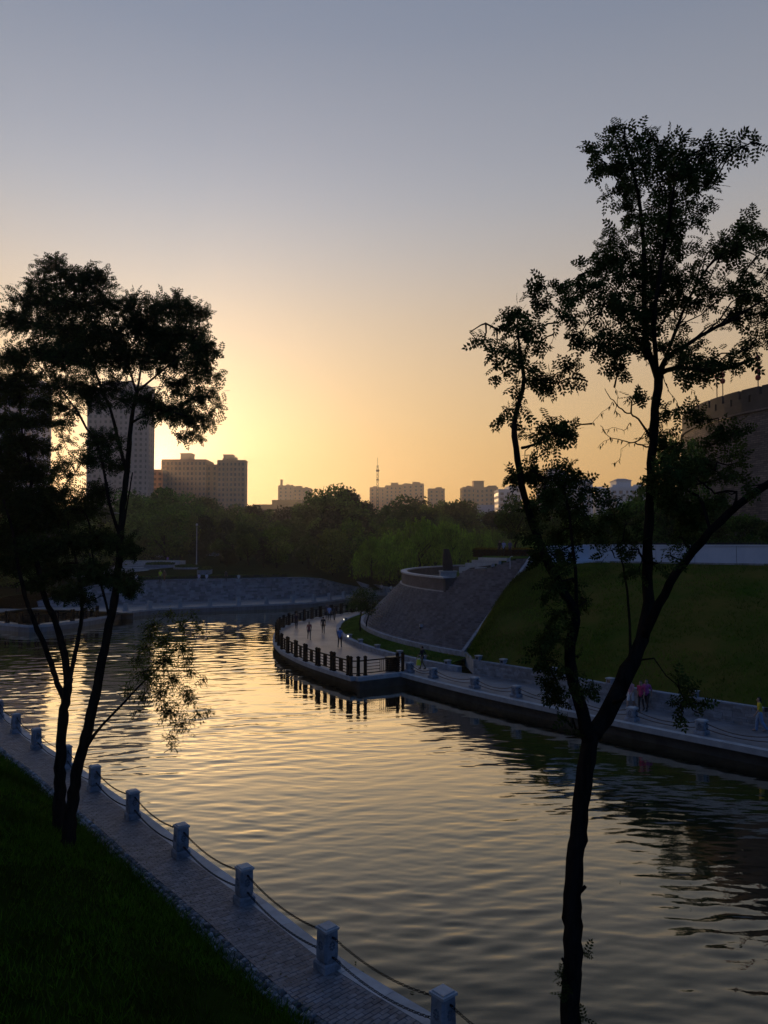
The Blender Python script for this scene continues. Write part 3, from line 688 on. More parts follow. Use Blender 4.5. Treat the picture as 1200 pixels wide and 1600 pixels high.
for i, (px, py) in enumerate([(556, 995), (551, 969), (569, 1003), (593, 1012), (631, 1021), (668, 1029), (700, 1037)]):
    p = gnd(px, py, .36); a = math.atan2(p.y - FC[1], p.x - FC[0]); q = (FC[0] + 44.35 * math.cos(a), FC[1] + 44.35 * math.sin(a), .3)
    lamp_box(q, a + math.pi / 2 + (0 if i > 1 else .5), i < 2, kl[i], 'lamp boxes on the planter kerb')

# ------------------------------------------------------------------ white parapet wall, hedges and city wall on the hill
ww = thing('white_wall', 'long pale blue-white wall along the top of the grass bank', 'wall', (17, 63.4, 7.4))
WW = Poly([(16.4, 63.4), (18.2, 62.4), (27, 54.3), (37, 44.3), (50, 30.3)], smooth=False)
wmat = mat('limewash', (.40, .44, .52), .8, .35, .7, .2, 6, col2=(.50, .53, .60))
d = 0.0
while d < WW.L - 1:
    mb = MB(); WW.block(mb, d + .012, d + 2.98, 0, -.35, 7.2, 8.86 + random.uniform(-.012, .0)); relto(mb.build('wall_panel', wmat), ww)
    mb = MB(); WW.block(mb, d + .008, d + 2.99, .06, -.41, 8.863, 8.95); relto(mb.build('wall_coping', M['white']), ww); d += 3.0
mb = MB(); WW.strip(mb, -.05, -.3, 7.2, 8.84); relto(mb.build('wall_core', M['joint']), ww)
mb = MB(); WW.strip(mb, .12, .003, 7.2, 7.62); relto(mb.build('wall_foot', mat('stained_foot', (.22, .22, .23), .9, .4, 1.5)), ww)
nb = thing('wall_end_block', 'white wall end block with a square dark opening', 'wall', (14.9, 63.6, 7.4), R(-4))
mb = MB()
for x0, x1, z0, z1 in ((-1.5, -.75, 0, 1.45), (.05, 2.0, 0, 1.45), (-.75, .05, 0, .28), (-.75, .05, .95, 1.45)): mb.box(((x0 + x1) / 2, 0, (z0 + z1) / 2), (x1 - x0, .7, z1 - z0))
mb.build('block', wmat, nb)
mb = MB(); mb.box((-.35, .2, .61), (.78, .06, .66)); mb.build('opening_back', M['black'], nb)
mb = MB(); mb.box((0.25, -.55, .12), (4.2, .5, .26)); mb.build('plinth', M['white'], nb)

def quads(cent, size, seed, flat=0.0):        # randomly turned leaf quads about given centres
    g = np.random.default_rng(seed); N = len(cent); a = g.normal(size=(N, 3)); a /= np.linalg.norm(a, axis=1)[:, None]
    b = g.normal(size=(N, 3)); b[:, 2] *= (1 - flat); b -= a * (a * b).sum(1)[:, None]; b /= np.linalg.norm(b, axis=1)[:, None]
    s = size * g.uniform(.6, 1.3, N)[:, None]; a = a * s * .5; b = b * s * .32
    V = np.stack([cent - a, cent + b * .9 - a * .1, cent + a, cent - b * .9 + a * .1], 1).reshape(-1, 3)
    return V, np.arange(len(V)).reshape(-1, 4)
def hedge(name, label, poly, wdt, z0, z1, mat_, top=None, n=9000, size=.14, seed=1):
    t = thing(name, label, 'hedge', (*poly.p(0), z0)); g = np.random.default_rng(seed)
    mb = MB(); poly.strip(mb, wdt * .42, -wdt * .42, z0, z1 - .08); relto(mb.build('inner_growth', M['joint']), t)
    dd = g.uniform(0, poly.L, n); side = g.integers(0, 3, n); P = np.zeros((n, 3))
    for i in range(n):
        if side[i] == 0: o, z = -wdt / 2 + g.normal(0, .03), g.uniform(z0, z1)
        elif side[i] == 1: o, z = wdt / 2 + g.normal(0, .03), g.uniform(z0, z1)
        else: o, z = g.uniform(-wdt / 2, wdt / 2), z1 + g.normal(0, .035)
        x, y = poly.p(dd[i], o); P[i] = (x, y, z)
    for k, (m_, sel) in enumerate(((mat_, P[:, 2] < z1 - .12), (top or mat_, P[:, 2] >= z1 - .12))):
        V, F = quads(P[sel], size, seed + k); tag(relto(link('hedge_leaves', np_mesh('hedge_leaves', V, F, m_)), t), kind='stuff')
    return t
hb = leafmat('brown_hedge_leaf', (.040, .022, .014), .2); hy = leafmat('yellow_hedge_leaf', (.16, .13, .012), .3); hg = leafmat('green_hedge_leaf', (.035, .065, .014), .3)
pa, pb = gnd(744, 868, 7.75), gnd(872, 868.5, 7.75); pb = Vector((pb.x, pb.y - 5, 0))
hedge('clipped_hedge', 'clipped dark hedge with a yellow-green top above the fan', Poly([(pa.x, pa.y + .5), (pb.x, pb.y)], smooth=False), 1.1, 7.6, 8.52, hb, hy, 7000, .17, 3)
hedge('top_hedge', 'low green hedge growing along the top of the white wall', Poly([(17.5, 64.6), (27.6, 55.4), (37.6, 45.4)], smooth=False), .9, 7.5, 9.18, hg, None, 7000, .17, 5)

# ---- city wall bastion
TC = (58.3, 80.5); TR = 25.0
cw = thing('city_wall_bastion', 'massive round brick city wall bastion rising behind the hilltop', 'city wall', (TC[0], TC[1], 7.4))
cbr = brickmat('city_wall_brick', (.085, .072, .068), (.165, .132, .118), (.045, .04, .038), .62, .2, bump=.9, msize=.022, scalevar=.35)
def ring(name, prof, n, mat_, closed=True, t0=0, t1=360, parent=cw):
    V, F = [], []; th = np.linspace(t0, t1, n + 1); k = len(prof)
    for t in th: V += [(r_ * math.cos(R(t)), r_ * math.sin(R(t)), z_ - 7.4) for r_, z_ in prof]
    for i in range(n):
        for q in range(k if closed else k - 1): F.append((i * k + q, (i + 1) * k + q, (i + 1) * k + (q + 1) % k, i * k + (q + 1) % k))
    if closed and t1 - t0 < 360: F += [tuple(range(k)), tuple(reversed(range(n * k, n * k + k)))]
    me = bpy.data.meshes.new(name); me.from_pydata(V, [], F); me.materials.append(mat_); uv = me.uv_layers.new(name='UVMap')
    for p in me.polygons:
        for li in p.loop_indices:
            v = me.vertices[me.loops[li].vertex_index].co; uv.data[li].uv = (math.atan2(v.y, v.x) % 6.28319 * TR, v.z + (math.hypot(v.x, v.y) if abs(p.normal.z) > .7 else 0))
    return link(name, me, parent)
ring('wall_body', [(TR + 1.1, 7), (TR, 21.35), (TR - 4, 21.36), (TR - 4, 7)], 120, cbr)
ring('string_course', [(TR + .003, 21.365), (TR + .22, 21.40), (TR + .22, 21.62), (TR + .003, 21.65)], 120, cbr)
ring('walkway', [(TR - .9, 21.37), (TR - .9, 21.6), (TR - 4, 21.6), (TR - 4, 21.37)], 60, M['dark'])
# parapet with merlons and slits: sixty short lengths, each a merlon with a loophole
mer = 64; st = 360 / mer
for i in range(mer):
    t = i * st
    if not (150 < t % 360 < 300): continue
    q = MB(); g0 = lambda r_, a_, z_: (r_ * math.cos(R(a_)), r_ * math.sin(R(a_)), z_ - 7.4)
    def seg(a, e, z0, z1):
        q.hexa([g0(TR + .05, a, z0), g0(TR + .05, e, z0), g0(TR - .55, e, z0), g0(TR - .55, a, z0)][::1], [g0(TR + .05, a, z1), g0(TR + .05, e, z1), g0(TR - .55, e, z1), g0(TR - .55, a, z1)])
    seg(t, t + st * .999, 21.66, 22.45)
    seg(t, t + st * .36, 22.452, 23.75); seg(t + st * .48, t + st * .85, 22.452, 23.75); seg(t + st * .36, t + st * .48, 23.1, 23.75); seg(t + st * .85, t + st * .999, 22.452, 22.95)
    q.build('parapet', cbr, cw)
def lantern(px, py, d, label, n=3):
    p = at(px, py, d); t = thing('lantern_post', label, 'lantern', (p.x, p.y, 21.6), 0, 'red lanterns on the city wall')
    top = p.z - 21.6
    mb = MB(); mb.tube([(0, 0, 0), (0, 0, top + 1.2)], .05, 6); mb.tube([(-.45, 0, top + 1.05), (.45, 0, top + 1.05)], .03, 5); mb.build('pole', M['black'], t)
    for k in range(n):
        z = top + .75 - k * .62; mb = MB(); mb.lathe((0, 0, z), [(.08, -.27), (.2, -.2), (.27, 0), (.2, .2), (.08, .27)], 10); mb.build('lantern', M['red'], t, True)
lantern(1129, 588, 77, 'red lantern string at the left end of the city wall parapet')
lantern(1184, 572, 72.5, 'red lantern string above the open slit in the parapet', 4)
lantern(1120, 600, 80, 'single low red lantern on the city wall parapet', 1)

# ------------------------------------------------------------------ far rubble wall behind the water
rw_ = thing('rubble_wall', 'long rubble stone retaining wall behind the far water edge', 'wall', (-31, 120.5, 0))
zt = lambda d: float(np.interp(FW.p(d)[0], [-50, -44, -38, -14, -11, -8, -5, -2], [.6, 2.6, 3.4, 3.3, 3.0, 1.9, 1.0, .5]))
mb = MB(); gg = random.Random(5); k = 0
d0 = next(x for x in np.arange(0, FW.L, .2) if FW.p(x)[0] > -50)
for row in range(12):
    z0 = row * .29; d = d0 + gg.uniform(0, .3)
    while d < FW.L - .3:
        l = gg.uniform(.35, .95); hh = gg.choice([.28, .28, .28, .57]); t_ = zt(d + l / 2)
        if z0 < t_ - .1: FW.block(mb, d, d + l - .02, .0 + gg.uniform(-.02, .09), -.5, z0, min(z0 + hh - .012, t_), 0)
        d += l
tag(relto(mb.build('rubble_stone', M['rubble']), rw_), kind='stuff')
d = d0
while d < FW.L - 1:
    b = MB(); z = (zt(d), zt(d + 1.45)); q = [FW.p(d, .16), FW.p(d + 1.45, .16), FW.p(d + 1.45, -.6), FW.p(d, -.6)][::-1]
    zz = [z[0], z[1], z[1], z[0]][::-1]
    b.hexa([(x, y, c + .004) for (x, y), c in zip(q, zz)], [(x, y, c + .14) for (x, y), c in zip(q, zz)]); relto(b.build('wall_cap', M['bluestone']), rw_); d += 1.5
hedge('planter_hedge', 'dark clipped hedge strip on top of the far rubble wall', Poly([(-44, 115), (-37, 117.6), (-31, 121.6), (-20, 127.2), (-16.5, 129.3)]), .9, 3.1, 4.0, hg, None, 5000, .22, 7)
# curved stone ribs running out of the wall to the right
for pts_, z, lab in (([(505, 908), (520, 904), (545, 905), (575, 914)], 1.6, 'low curved stone kerb above the end of the rubble wall'), ([(548, 917), (575, 912), (600, 916), (628, 922)], .9, 'low curved stone kerb at the end of the rubble wall')):
    q = Poly([tuple(gnd(x, y, z))[:2] for x, y in pts_]); mb = MB(); q.strip(mb, .2, -.2, -.1, z); tag(mb.build('curved_kerb', M['bluestone']), lab, 'kerb')

# ---- terrace steps and planters on the far plaza
t = thing('terrace_steps', 'wide pale stone terrace steps on the far plaza', 'steps', (-50, 138, 3.2))
for k in range(6):
    mb = MB(); y = 138 + k * 4.6; z = 3.75 + k * .34; x1 = -40.5 - k * .6 + (k % 2) * .8
    mb.prism([(-60, y), (x1, y), (x1, y + 4.55), (-60, y + 4.55)], 2.5, z); relto(mb.build('step', M['palestone']), t)
def planter(px0, px1, py, z, lab):
    a, b = gnd(px0, py, z), gnd(px1, py, z); t = thing('curved_planter', lab, 'planter', ((a.x + b.x) / 2, a.y, z - 1))
    L = (b.x - a.x) / 2; ring_ = [(L * math.cos(q), 3.2 * math.sin(q)) for q in np.linspace(0, 2 * math.pi, 25)[:-1]]
    mb = MB()
    for i in range(24):
        p, q = ring_[i], ring_[(i + 1) % 24]; mb.hexa([(p[0] * .92, p[1] * .9, 0), (q[0] * .92, q[1] * .9, 0), (q[0], q[1], 0), (p[0], p[1], 0)][::-1], [(p[0] * .92, p[1] * .9, 1.0), (q[0] * .92, q[1] * .9, 1.0), (q[0], q[1], 1.0), (p[0], p[1], 1.0)][::-1])
    mb.build('kerb', M['bluestone'], t)
    g = np.random.default_rng(int(px0)); a_ = g.uniform(0, 6.28, 1500); r_ = np.sqrt(g.uniform(0, .8, 1500)); P = np.c_[L * r_ * np.cos(a_), 3.2 * r_ * np.sin(a_), 1.0 + g.uniform(-.1, .55, 1500) * (1 - r_ * .4)]
    V, F = quads(P, .3, 3); tag(link('shrub_leaves', np_mesh('shrub_leaves', V, F, hg), t), kind='stuff')
planter(226, 275, 882, 5.0, 'curved stone planter with shrubs beside the terrace steps')
planter(272, 316, 886, 4.7, 'curved stone planter with shrubs left of the lamp post')
planter(310, 330, 890, 4.6, 'small curved planter right of the lamp post')
# ------------------------------------------------------------------ brown railings
def post_mesh():
    mb = MB(); mb.box((0, 0, .62), (.17, .17, 1.24)); mb.box((0, 0, 1.27), (.21, .21, .06)); mb.box((0, 0, 1.33), (.14, .14, .06), 0, 0, .6); mb.box((0, 0, .05), (.22, .22, .1)); return mb.mesh('post', M['rail'])
POST = post_mesh()
def bar(root, a, b, z, th=.05):
    L = math.hypot(b[0] - a[0], b[1] - a[1]); mb = MB(); mb.box((0, 0, 0), (L, th, th)); o = mb.build('rail', M['rail']); o.parent = root
    o.location = ((a[0] + b[0]) / 2 - root.location.x, (a[1] + b[1]) / 2 - root.location.y, z - root.location.z); o.rotation_euler = (0, 0, math.atan2(b[1] - a[1], b[0] - a[0])); return o
def span(root, a, b, lattice=True):
    a, b = Vector((a[0], a[1], 0)), Vector((b[0], b[1], 0)); rz = math.atan2(b.y - a.y, b.x - a.x); L = (b - a).length
    bar(root, a, b, 1.02, .08); bar(root, a, b, .17, .06)
    if L < .7: return
    if lattice:
        c, e = a.lerp(b, .38), a.lerp(b, .62)
        for z in (.38, .59, .80): bar(root, a, c, z, .04); bar(root, e, b, z, .04)
        mb = MB()
        for k in range(5): mb.box((-L * .12 + L * .24 * k / 4, 0, .59), (.055, .045, .84))
        mb.box((0, 0, .595), (L * .2, .02, .78))
        o = mb.build('lattice_panel', M['rail']); o.parent = root; m = a.lerp(b, .5); o.location = (m.x - root.location.x, m.y - root.location.y, 0); o.rotation_euler = (0, 0, rz)
    else:
        for z in (.38, .59, .80): bar(root, a, a.lerp(b, .45), z, .035)
        mb = MB(); nn = max(3, int(L * .55 / .16))
        for k in range(nn + 1): mb.box((-L * .05 + L * .52 * k / nn, 0, .59), (.035, .035, .84))
        o = mb.build('baluster_panel', M['rail']); o.parent = root; m = a.lerp(b, .5); o.location = (m.x - root.location.x, m.y - root.location.y, 0); o.rotation_euler = (0, 0, rz)
def put_post(root, p, rz):
    o = link('post', POST, root, (p[0] - root.location.x, p[1] - root.location.y, 0), rz)
rl = thing('plaza_railing', 'dark brown post and rail railing around the curved plaza edge', 'railing', (-1.9, 52.6, 0))
d = .42; prev = None
while d < PE.L - 1.5:
    a, b = PE.p(d, -.1), PE.p(d + .42, -.1)
    if prev is not None: span(rl, prev, a)
    put_post(rl, a, PE.ang(d)); put_post(rl, b, PE.ang(d)); bar(rl, a, b, 1.02, .06); prev = b; d += 2.46
ends = [(-1.75, 52.75), (-1.28, 53.0), (0.95, 54.5), (1.33, 54.75)]
a = PE.p(.42, -.1); bar(rl, a, ends[0], 1.02, .08); bar(rl, a, ends[0], .17, .06); bar(rl, a, ends[0], .6, .04)
for e in ends: put_post(rl, e, .58)
span(rl, ends[0], ends[1]); span(rl, ends[1], ends[2], False); bar(rl, ends[2], ends[3], 1.02, .07); bar(rl, ends[2], ends[3], .3, .05)
fl = thing('far_railing', 'dark brown post and rail railing on the far left platform edge', 'railing', (-45, 89.5, 0))
ds_ = [FE.s[np.hypot(FE.P[:, 0] - x, FE.P[:, 1] - y).argmin()] for x, y in ((-62, 92.5), (-35.0, 98))]
d = ds_[0]; prev = None
while d < ds_[1]:
    a, b = FE.p(d, -.25), FE.p(d + .42, -.25)
    if prev is not None: span(fl, prev, a)
    put_post(fl, a, FE.ang(d)); put_post(fl, b, FE.ang(d)); bar(fl, a, b, 1.02, .06); prev = b; d += 2.6
# slatted litter bin by the railing end
t = thing('litter_bin', 'dark slatted litter bin inside the railing end', 'bin', (.62, 54.95, 0), .58)
mb = MB(); mb.box((0, 0, .45), (.85, .42, .86)); mb.build('liner', M['black'], t)
for k in range(6): mb = MB(); mb.box((0, 0, .12 + k * .155), (.95, .5, .10)); mb.build('slat', M['rail'], t)
mb = MB(); mb.box((0, 0, .98), (1.0, .56, .07)); mb.build('lid', mat('bin_lid', (.12, .10, .06), .5), t)

# ------------------------------------------------------------------ carved stone bollards of the near path
bst = mat('bollard_stone', (.175, .195, .235), .75, .5, 3.5, .6, 34, .12)
def bollard_proto(name, label, cat, wd, ht, group):
    t = thing(name, label, cat, (0, 0, 0), 0, group)
    mb = MB(); k = wd / .36
    mb.box((0, 0, .07), (wd * 1.16, wd * 1.16, .14)); mb.box((0, 0, .16), (wd * 1.16, wd * 1.16, .04), 0, 0, .9); mb.build('plinth', bst, t)
    mb = MB(); c = wd / 2; f = .045 * k                         # chamfered shaft
    def octo(h, z): 
        q = h - f; return [(-q, -h, z), (q, -h, z), (h, -q, z), (h, q, z), (q, h, z), (-q, h, z), (-h, q, z), (-h, -q, z)]
    ring_ = [octo(c * .9, .18), octo(c * 1.0, .24), octo(c * 1.03, .34), octo(c * .98, ht - .13), octo(c * .93, ht - .08)]
    vs = sum(ring_, []); fs = []
    for i in range(len(ring_) - 1):
        for q in range(8): fs.append((i * 8 + q, i * 8 + (q + 1) % 8, i * 8 + 8 + (q + 1) % 8, i * 8 + 8 + q))
    fs += [tuple(reversed(range(8))), tuple(range(32, 40))]; mb.add(vs, fs); sh = mb.build('shaft', bst, t)
    mb = MB(); mb.box((0, 0, ht - .055), (wd * 1.03, wd * 1.03, .05)); mb.box((0, 0, ht - .015), (wd * .84, wd * .84, .03), 0, 0, .95); mb.build('cap', M['palestone'], t)
    mb = MB()                                                    # raised knot rosettes on the four faces
    for s in range(4):
        ca, sa = math.cos(s * math.pi / 2), math.sin(s * math.pi / 2)
        def P(x, z, y): return (x * ca + (c * 1.0 + y) * sa, x * sa - (c * 1.0 + y) * ca, z)
        zc = ht * .60; r_ = wd * .25
        for q in range(8):
            a0 = q * math.pi / 4; x, z = r_ * .62 * math.cos(a0), zc + r_ * .9 * math.sin(a0)
            pts = [(x + r_ * .33 * math.cos(b_), z + r_ * .33 * math.sin(b_)) for b_ in np.linspace(0, 2 * math.pi, 7)[:-1]]
            mb.add([P(u_, v_, 0) for u_, v_ in pts] + [P(x + (u_ - x) * .6, z + (v_ - z) * .6, .016) for u_, v_ in pts],
                   [tuple(range(6, 12))] + [(i, (i + 1) % 6, 6 + (i + 1) % 6, 6 + i) for i in range(6)])
        pts = [(r_ * .26 * math.cos(b_), zc + r_ * .26 * math.sin(b_)) for b_ in np.linspace(0, 2 * math.pi, 9)[:-1]]
        mb.add([P(u_, v_, 0.02) for u_, v_ in pts], [tuple(range(8))])
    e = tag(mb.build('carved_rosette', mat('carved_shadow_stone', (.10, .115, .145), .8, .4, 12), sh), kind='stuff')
    mb = MB()
    for z in (ht * .79, .30):
        for s in (-1, 1): mb.tube([(s * (c - .02), 0, z), (s * (c + .05), 0, z)], .022, 6)
    mb.build('chain_eye', M['chain'], t)
    return t
ordn = ['nearest', 'second', 'third', 'fourth', 'fifth', 'sixth', 'seventh', 'eighth', 'ninth', 'tenth', 'eleventh', 'twelfth', 'thirteenth']
vis = BOL[2:]
special = {2: 'carved stone bollard cut by the bottom edge of the photo', 3: 'carved stone bollard on the left path, second from the bottom edge', 4: 'carved stone bollard on the left path, third from the bottom edge', 5: 'carved stone bollard on the left path, fourth from the bottom edge', 6: 'carved stone bollard on the left path, fifth from the bottom edge', 7: 'carved stone bollard just right of the double tree trunks', 8: 'carved stone bollard seen between the double tree trunks', 9: 'carved stone bollard first one left of the double tree trunks', 10: 'carved stone bollard second one left of the double tree trunks', 11: 'carved stone bollard cut by the left edge of the photo', 12: 'far carved stone bollard beyond the left edge of the photo', 1: 'carved stone bollard just outside the bottom edge'}
B0 = None; top_pts = []
for i, (x, y) in enumerate(BOL):
    if i == 0 or i == 12: continue
    dd = BL.s[np.hypot(BL.P[:, 0] - x, BL.P[:, 1] - y).argmin()]; a = BL.ang(dd)
    if B0 is None:
        B0 = bollard_proto('stone_bollard', special[i], 'bollard', .36, .90, 'carved bollards along the left path'); B0.location = (x, y, 0); B0.rotation_euler = (0, 0, a)
    else:
        o = dup(B0, (x, y, 0), a + random.uniform(-.04, .04), special[i]); o.rotation_euler[0] = random.uniform(-.018, .018); o.rotation_euler[1] = random.uniform(-.018, .018)
def link_template(n=7, m=4, L=.085, Wd=.05, r=.0095):
    V, F = [], []
    for i in range(n):
        q = 2 * math.pi * i / n; cx, cy = L / 2 * math.cos(q), Wd / 2 * math.sin(q); nx, ny = math.cos(q), math.sin(q)
        for k in range(m): e = 2 * math.pi * k / m; V.append((cx + nx * r * math.cos(e), cy + ny * r * math.cos(e), r * math.sin(e)))
    for i in range(n):
        for k in range(m): F.append((i * m + k, ((i + 1) % n) * m + k, ((i + 1) % n) * m + (k + 1) % m, i * m + (k + 1) % m))
    return np.array(V), np.array(F)
def chain(a, b, sag, label, group, links=True, mat_=None, pitch=.07, rad=.016):
    a, b = Vector(a), Vector(b); L = (b - a).length; t = np.linspace(0, 1, 60); P = np.array([[*(a.lerp(b, x))] for x in t]); P[:, 2] -= sag * 4 * t * (1 - t)
    s = np.concatenate([[0], np.cumsum(np.linalg.norm(np.diff(P, axis=0), axis=1))]); nl = int(s[-1] / pitch); o0 = np.array(a)
    if links:
        tv, tf = link_template(); V, F = [], []
        for k in range(nl):
            d = (k + .5) * s[-1] / nl; c = np.array([np.interp(d, s, P[:, j]) for j in range(3)]); e = np.array([np.interp(min(d + .02, s[-1]), s, P[:, j]) - np.interp(max(d - .02, 0), s, P[:, j]) for j in range(3)])
            e = e / np.linalg.norm(e); sd_ = np.cross(e, [0, 0, 1]); sd_ /= np.linalg.norm(sd_); up = np.cross(sd_, e)
            if k % 2: sd_, up = up, -sd_
            V.append(c + tv @ np.stack([e, sd_, up]) - o0); F.append(tf + k * len(tv))
        me = np_mesh('chain', np.concatenate(V), np.concatenate(F), mat_ or M['chain'], True)
    else:
        mb = MB(); mb.tube([tuple(p - o0) for p in P[::4]] + [tuple(P[-1] - o0)], rad, 5); me = mb.mesh('chain', mat_ or M['chain'], True)
    return tag(link('chain', me, None, tuple(a)), label, 'chain', group)
wherel = {1: 'below the bottom edge of the photo', 2: 'at the bottom edge of the photo', 3: 'of the second span from the bottom edge', 4: 'of the third span from the bottom edge', 5: 'of the fourth span from the bottom edge', 6: 'of the span just right of the double trunks', 7: 'of the span behind the right-leaning trunk', 8: 'of the span behind the upright trunk', 9: 'of the second span from the left edge', 10: 'of the span at the left edge'}
for i in range(1, 11):
    p, q = BOL[i], BOL[i + 1]; dx = Vector((q[0] - p[0], q[1] - p[1], 0)).normalized() * .22
    for z, nm, sag in ((.71, 'upper', .16), (.30, 'lower', .16)):
        chain((p[0] + dx.x, p[1] + dx.y, z), (q[0] - dx.x, q[1] - dx.y, z), sag, f'{nm} iron chain {wherel[i]}', 'chains along the left path', i < 7)

# ---- squat bollards and chains on the right path
RB = []
for px, py in ((637, 1046.5), (688, 1057.5), (756, 1071), (829, 1084.5), (915, 1100), (1010, 1118.5), (1122, 1141)):
    p = gnd(px, py); D = np.hypot(RE.P[:, 0] - p.x, RE.P[:, 1] - p.y); dd = RE.s[D.argmin()]; RB.append((*RE.p(dd, -.42), RE.ang(dd)))
a = Vector(RB[-1][:2]) + (Vector(RB[-1][:2]) - Vector(RB[-2][:2])); RB.append((a.x, a.y, RB[-1][2]))
rlab = ['squat stone bollard beside the railing end', 'squat stone bollard just right of the walker with the yellow bag', 'squat stone bollard in front of the wing wall', 'squat stone bollard left of the drooping leaves', 'squat stone bollard half hidden by leaves at the forked limb', 'squat stone bollard in front of the two women in pink', 'squat stone bollard left of the woman in yellow', 'squat stone bollard past the right edge of the photo']
SB = bollard_proto('squat_bollard', rlab[0], 'bollard', .46, .68, 'squat bollards along the right path')
SB.location = (RB[0][0], RB[0][1], 0); SB.rotation_euler = (0, 0, RB[0][2])
for i in range(1, 8): dup(SB, (RB[i][0], RB[i][1], 0), RB[i][2], rlab[i])
rch = mat('rusty_chain', (.05, .028, .022), .6)
wr = ['from the railing end bollard', 'in front of the wing wall', 'left of the drooping leaves', 'behind the left limb', 'behind the leaning limb', 'in front of the drooping sprays', 'at the right edge of the photo']
for i in range(7):
    p, q = RB[i], RB[i + 1]; dx = Vector((q[0] - p[0], q[1] - p[1], 0)).normalized() * .26
    for z, nm, sag in ((.52, 'upper', .24), (.26, 'lower', .14)):
        chain((p[0] + dx.x, p[1] + dx.y, z), (q[0] - dx.x, q[1] - dx.y, z), sag, f'{nm} rusty chain on the right path {wr[i]}', 'chains along the right path', False, rch, rad=.022)
# ---- far bollards below the rubble wall
fb = thing('far_bollard', 'pale stone bollard below the far rubble wall', 'bollard', (0, 0, 0), 0, 'bollards below the far rubble wall')
mb = MB(); mb.box((0, 0, .08), (.6, .6, .16)); mb.box((0, 0, .55), (.5, .5, .8)); mb.build('shaft', M['palestone'], fb); mb = MB(); mb.box((0, 0, .99), (.56, .56, .08)); mb.build('cap', M['palestone'], fb)
q0 = FE.s[np.hypot(FE.P[:, 0] + 34.4, FE.P[:, 1] - 103.4).argmin()]; prev = None; dd = q0; i = 0
while dd < FE.L - 12:
    x, y = FE.p(dd, -.5)
    nearest_lab = 'pale stone bollard at the corner of the far path below the rubble wall' if i == 0 else None
    if i == 0: fb.location = (x, y, 0); fb['label'] = nearest_lab
    else: dup(fb, (x, y, 0), FE.ang(dd), 'pale stone bollard in the row below the far rubble wall')
    if prev: chain((*prev, .8), (x, y, .8), .32, 'pale chain hanging between far bollards below the rubble wall', 'chains below the far rubble wall', False, M['palestone'], rad=.035)
    prev = (x, y); dd += 4.3; i += 1

# ------------------------------------------------------------------ street lamps
def street_lamp(px, py0, ytop, d, label, arm=True):
    p = at(px, py0, d); h = (py0 - ytop) * unit(px, d); t = thing('street_lamp', label, 'street lamp', p)
    mb = MB(); mb.tube([(0, 0, 0), (0, 0, h * .5), (0, 0, h * .97)], [.11, .08, .06], 8); mb.tube([(0, 0, 0), (0, 0, .5)], .16, 8); mb.build('pole', M['steel'], t)
    mb = MB()
    if arm: mb.tube([(0, 0, h * .95), (-.3, 0, h), (-.9, 0, h + .1)], .05, 6); mb.box((-1.0, 0, h + .08), (.6, .25, .1))
    else: mb.lathe((0, 0, h), [(.06, -.1), (.22, 0), (.2, .3), (.05, .38)], 10)
    mb.build('lamp_head', M['steel'], t)
street_lamp(307, 884, 821, 150, 'thin pale lamp post on the far plaza before the dark trees', False)
street_lamp(187, 868, 802, 165, 'curved arm street lamp among trees left of the apartment block')
street_lamp(282, 860, 838, 200, 'short lamp post beside the white parked car', False)

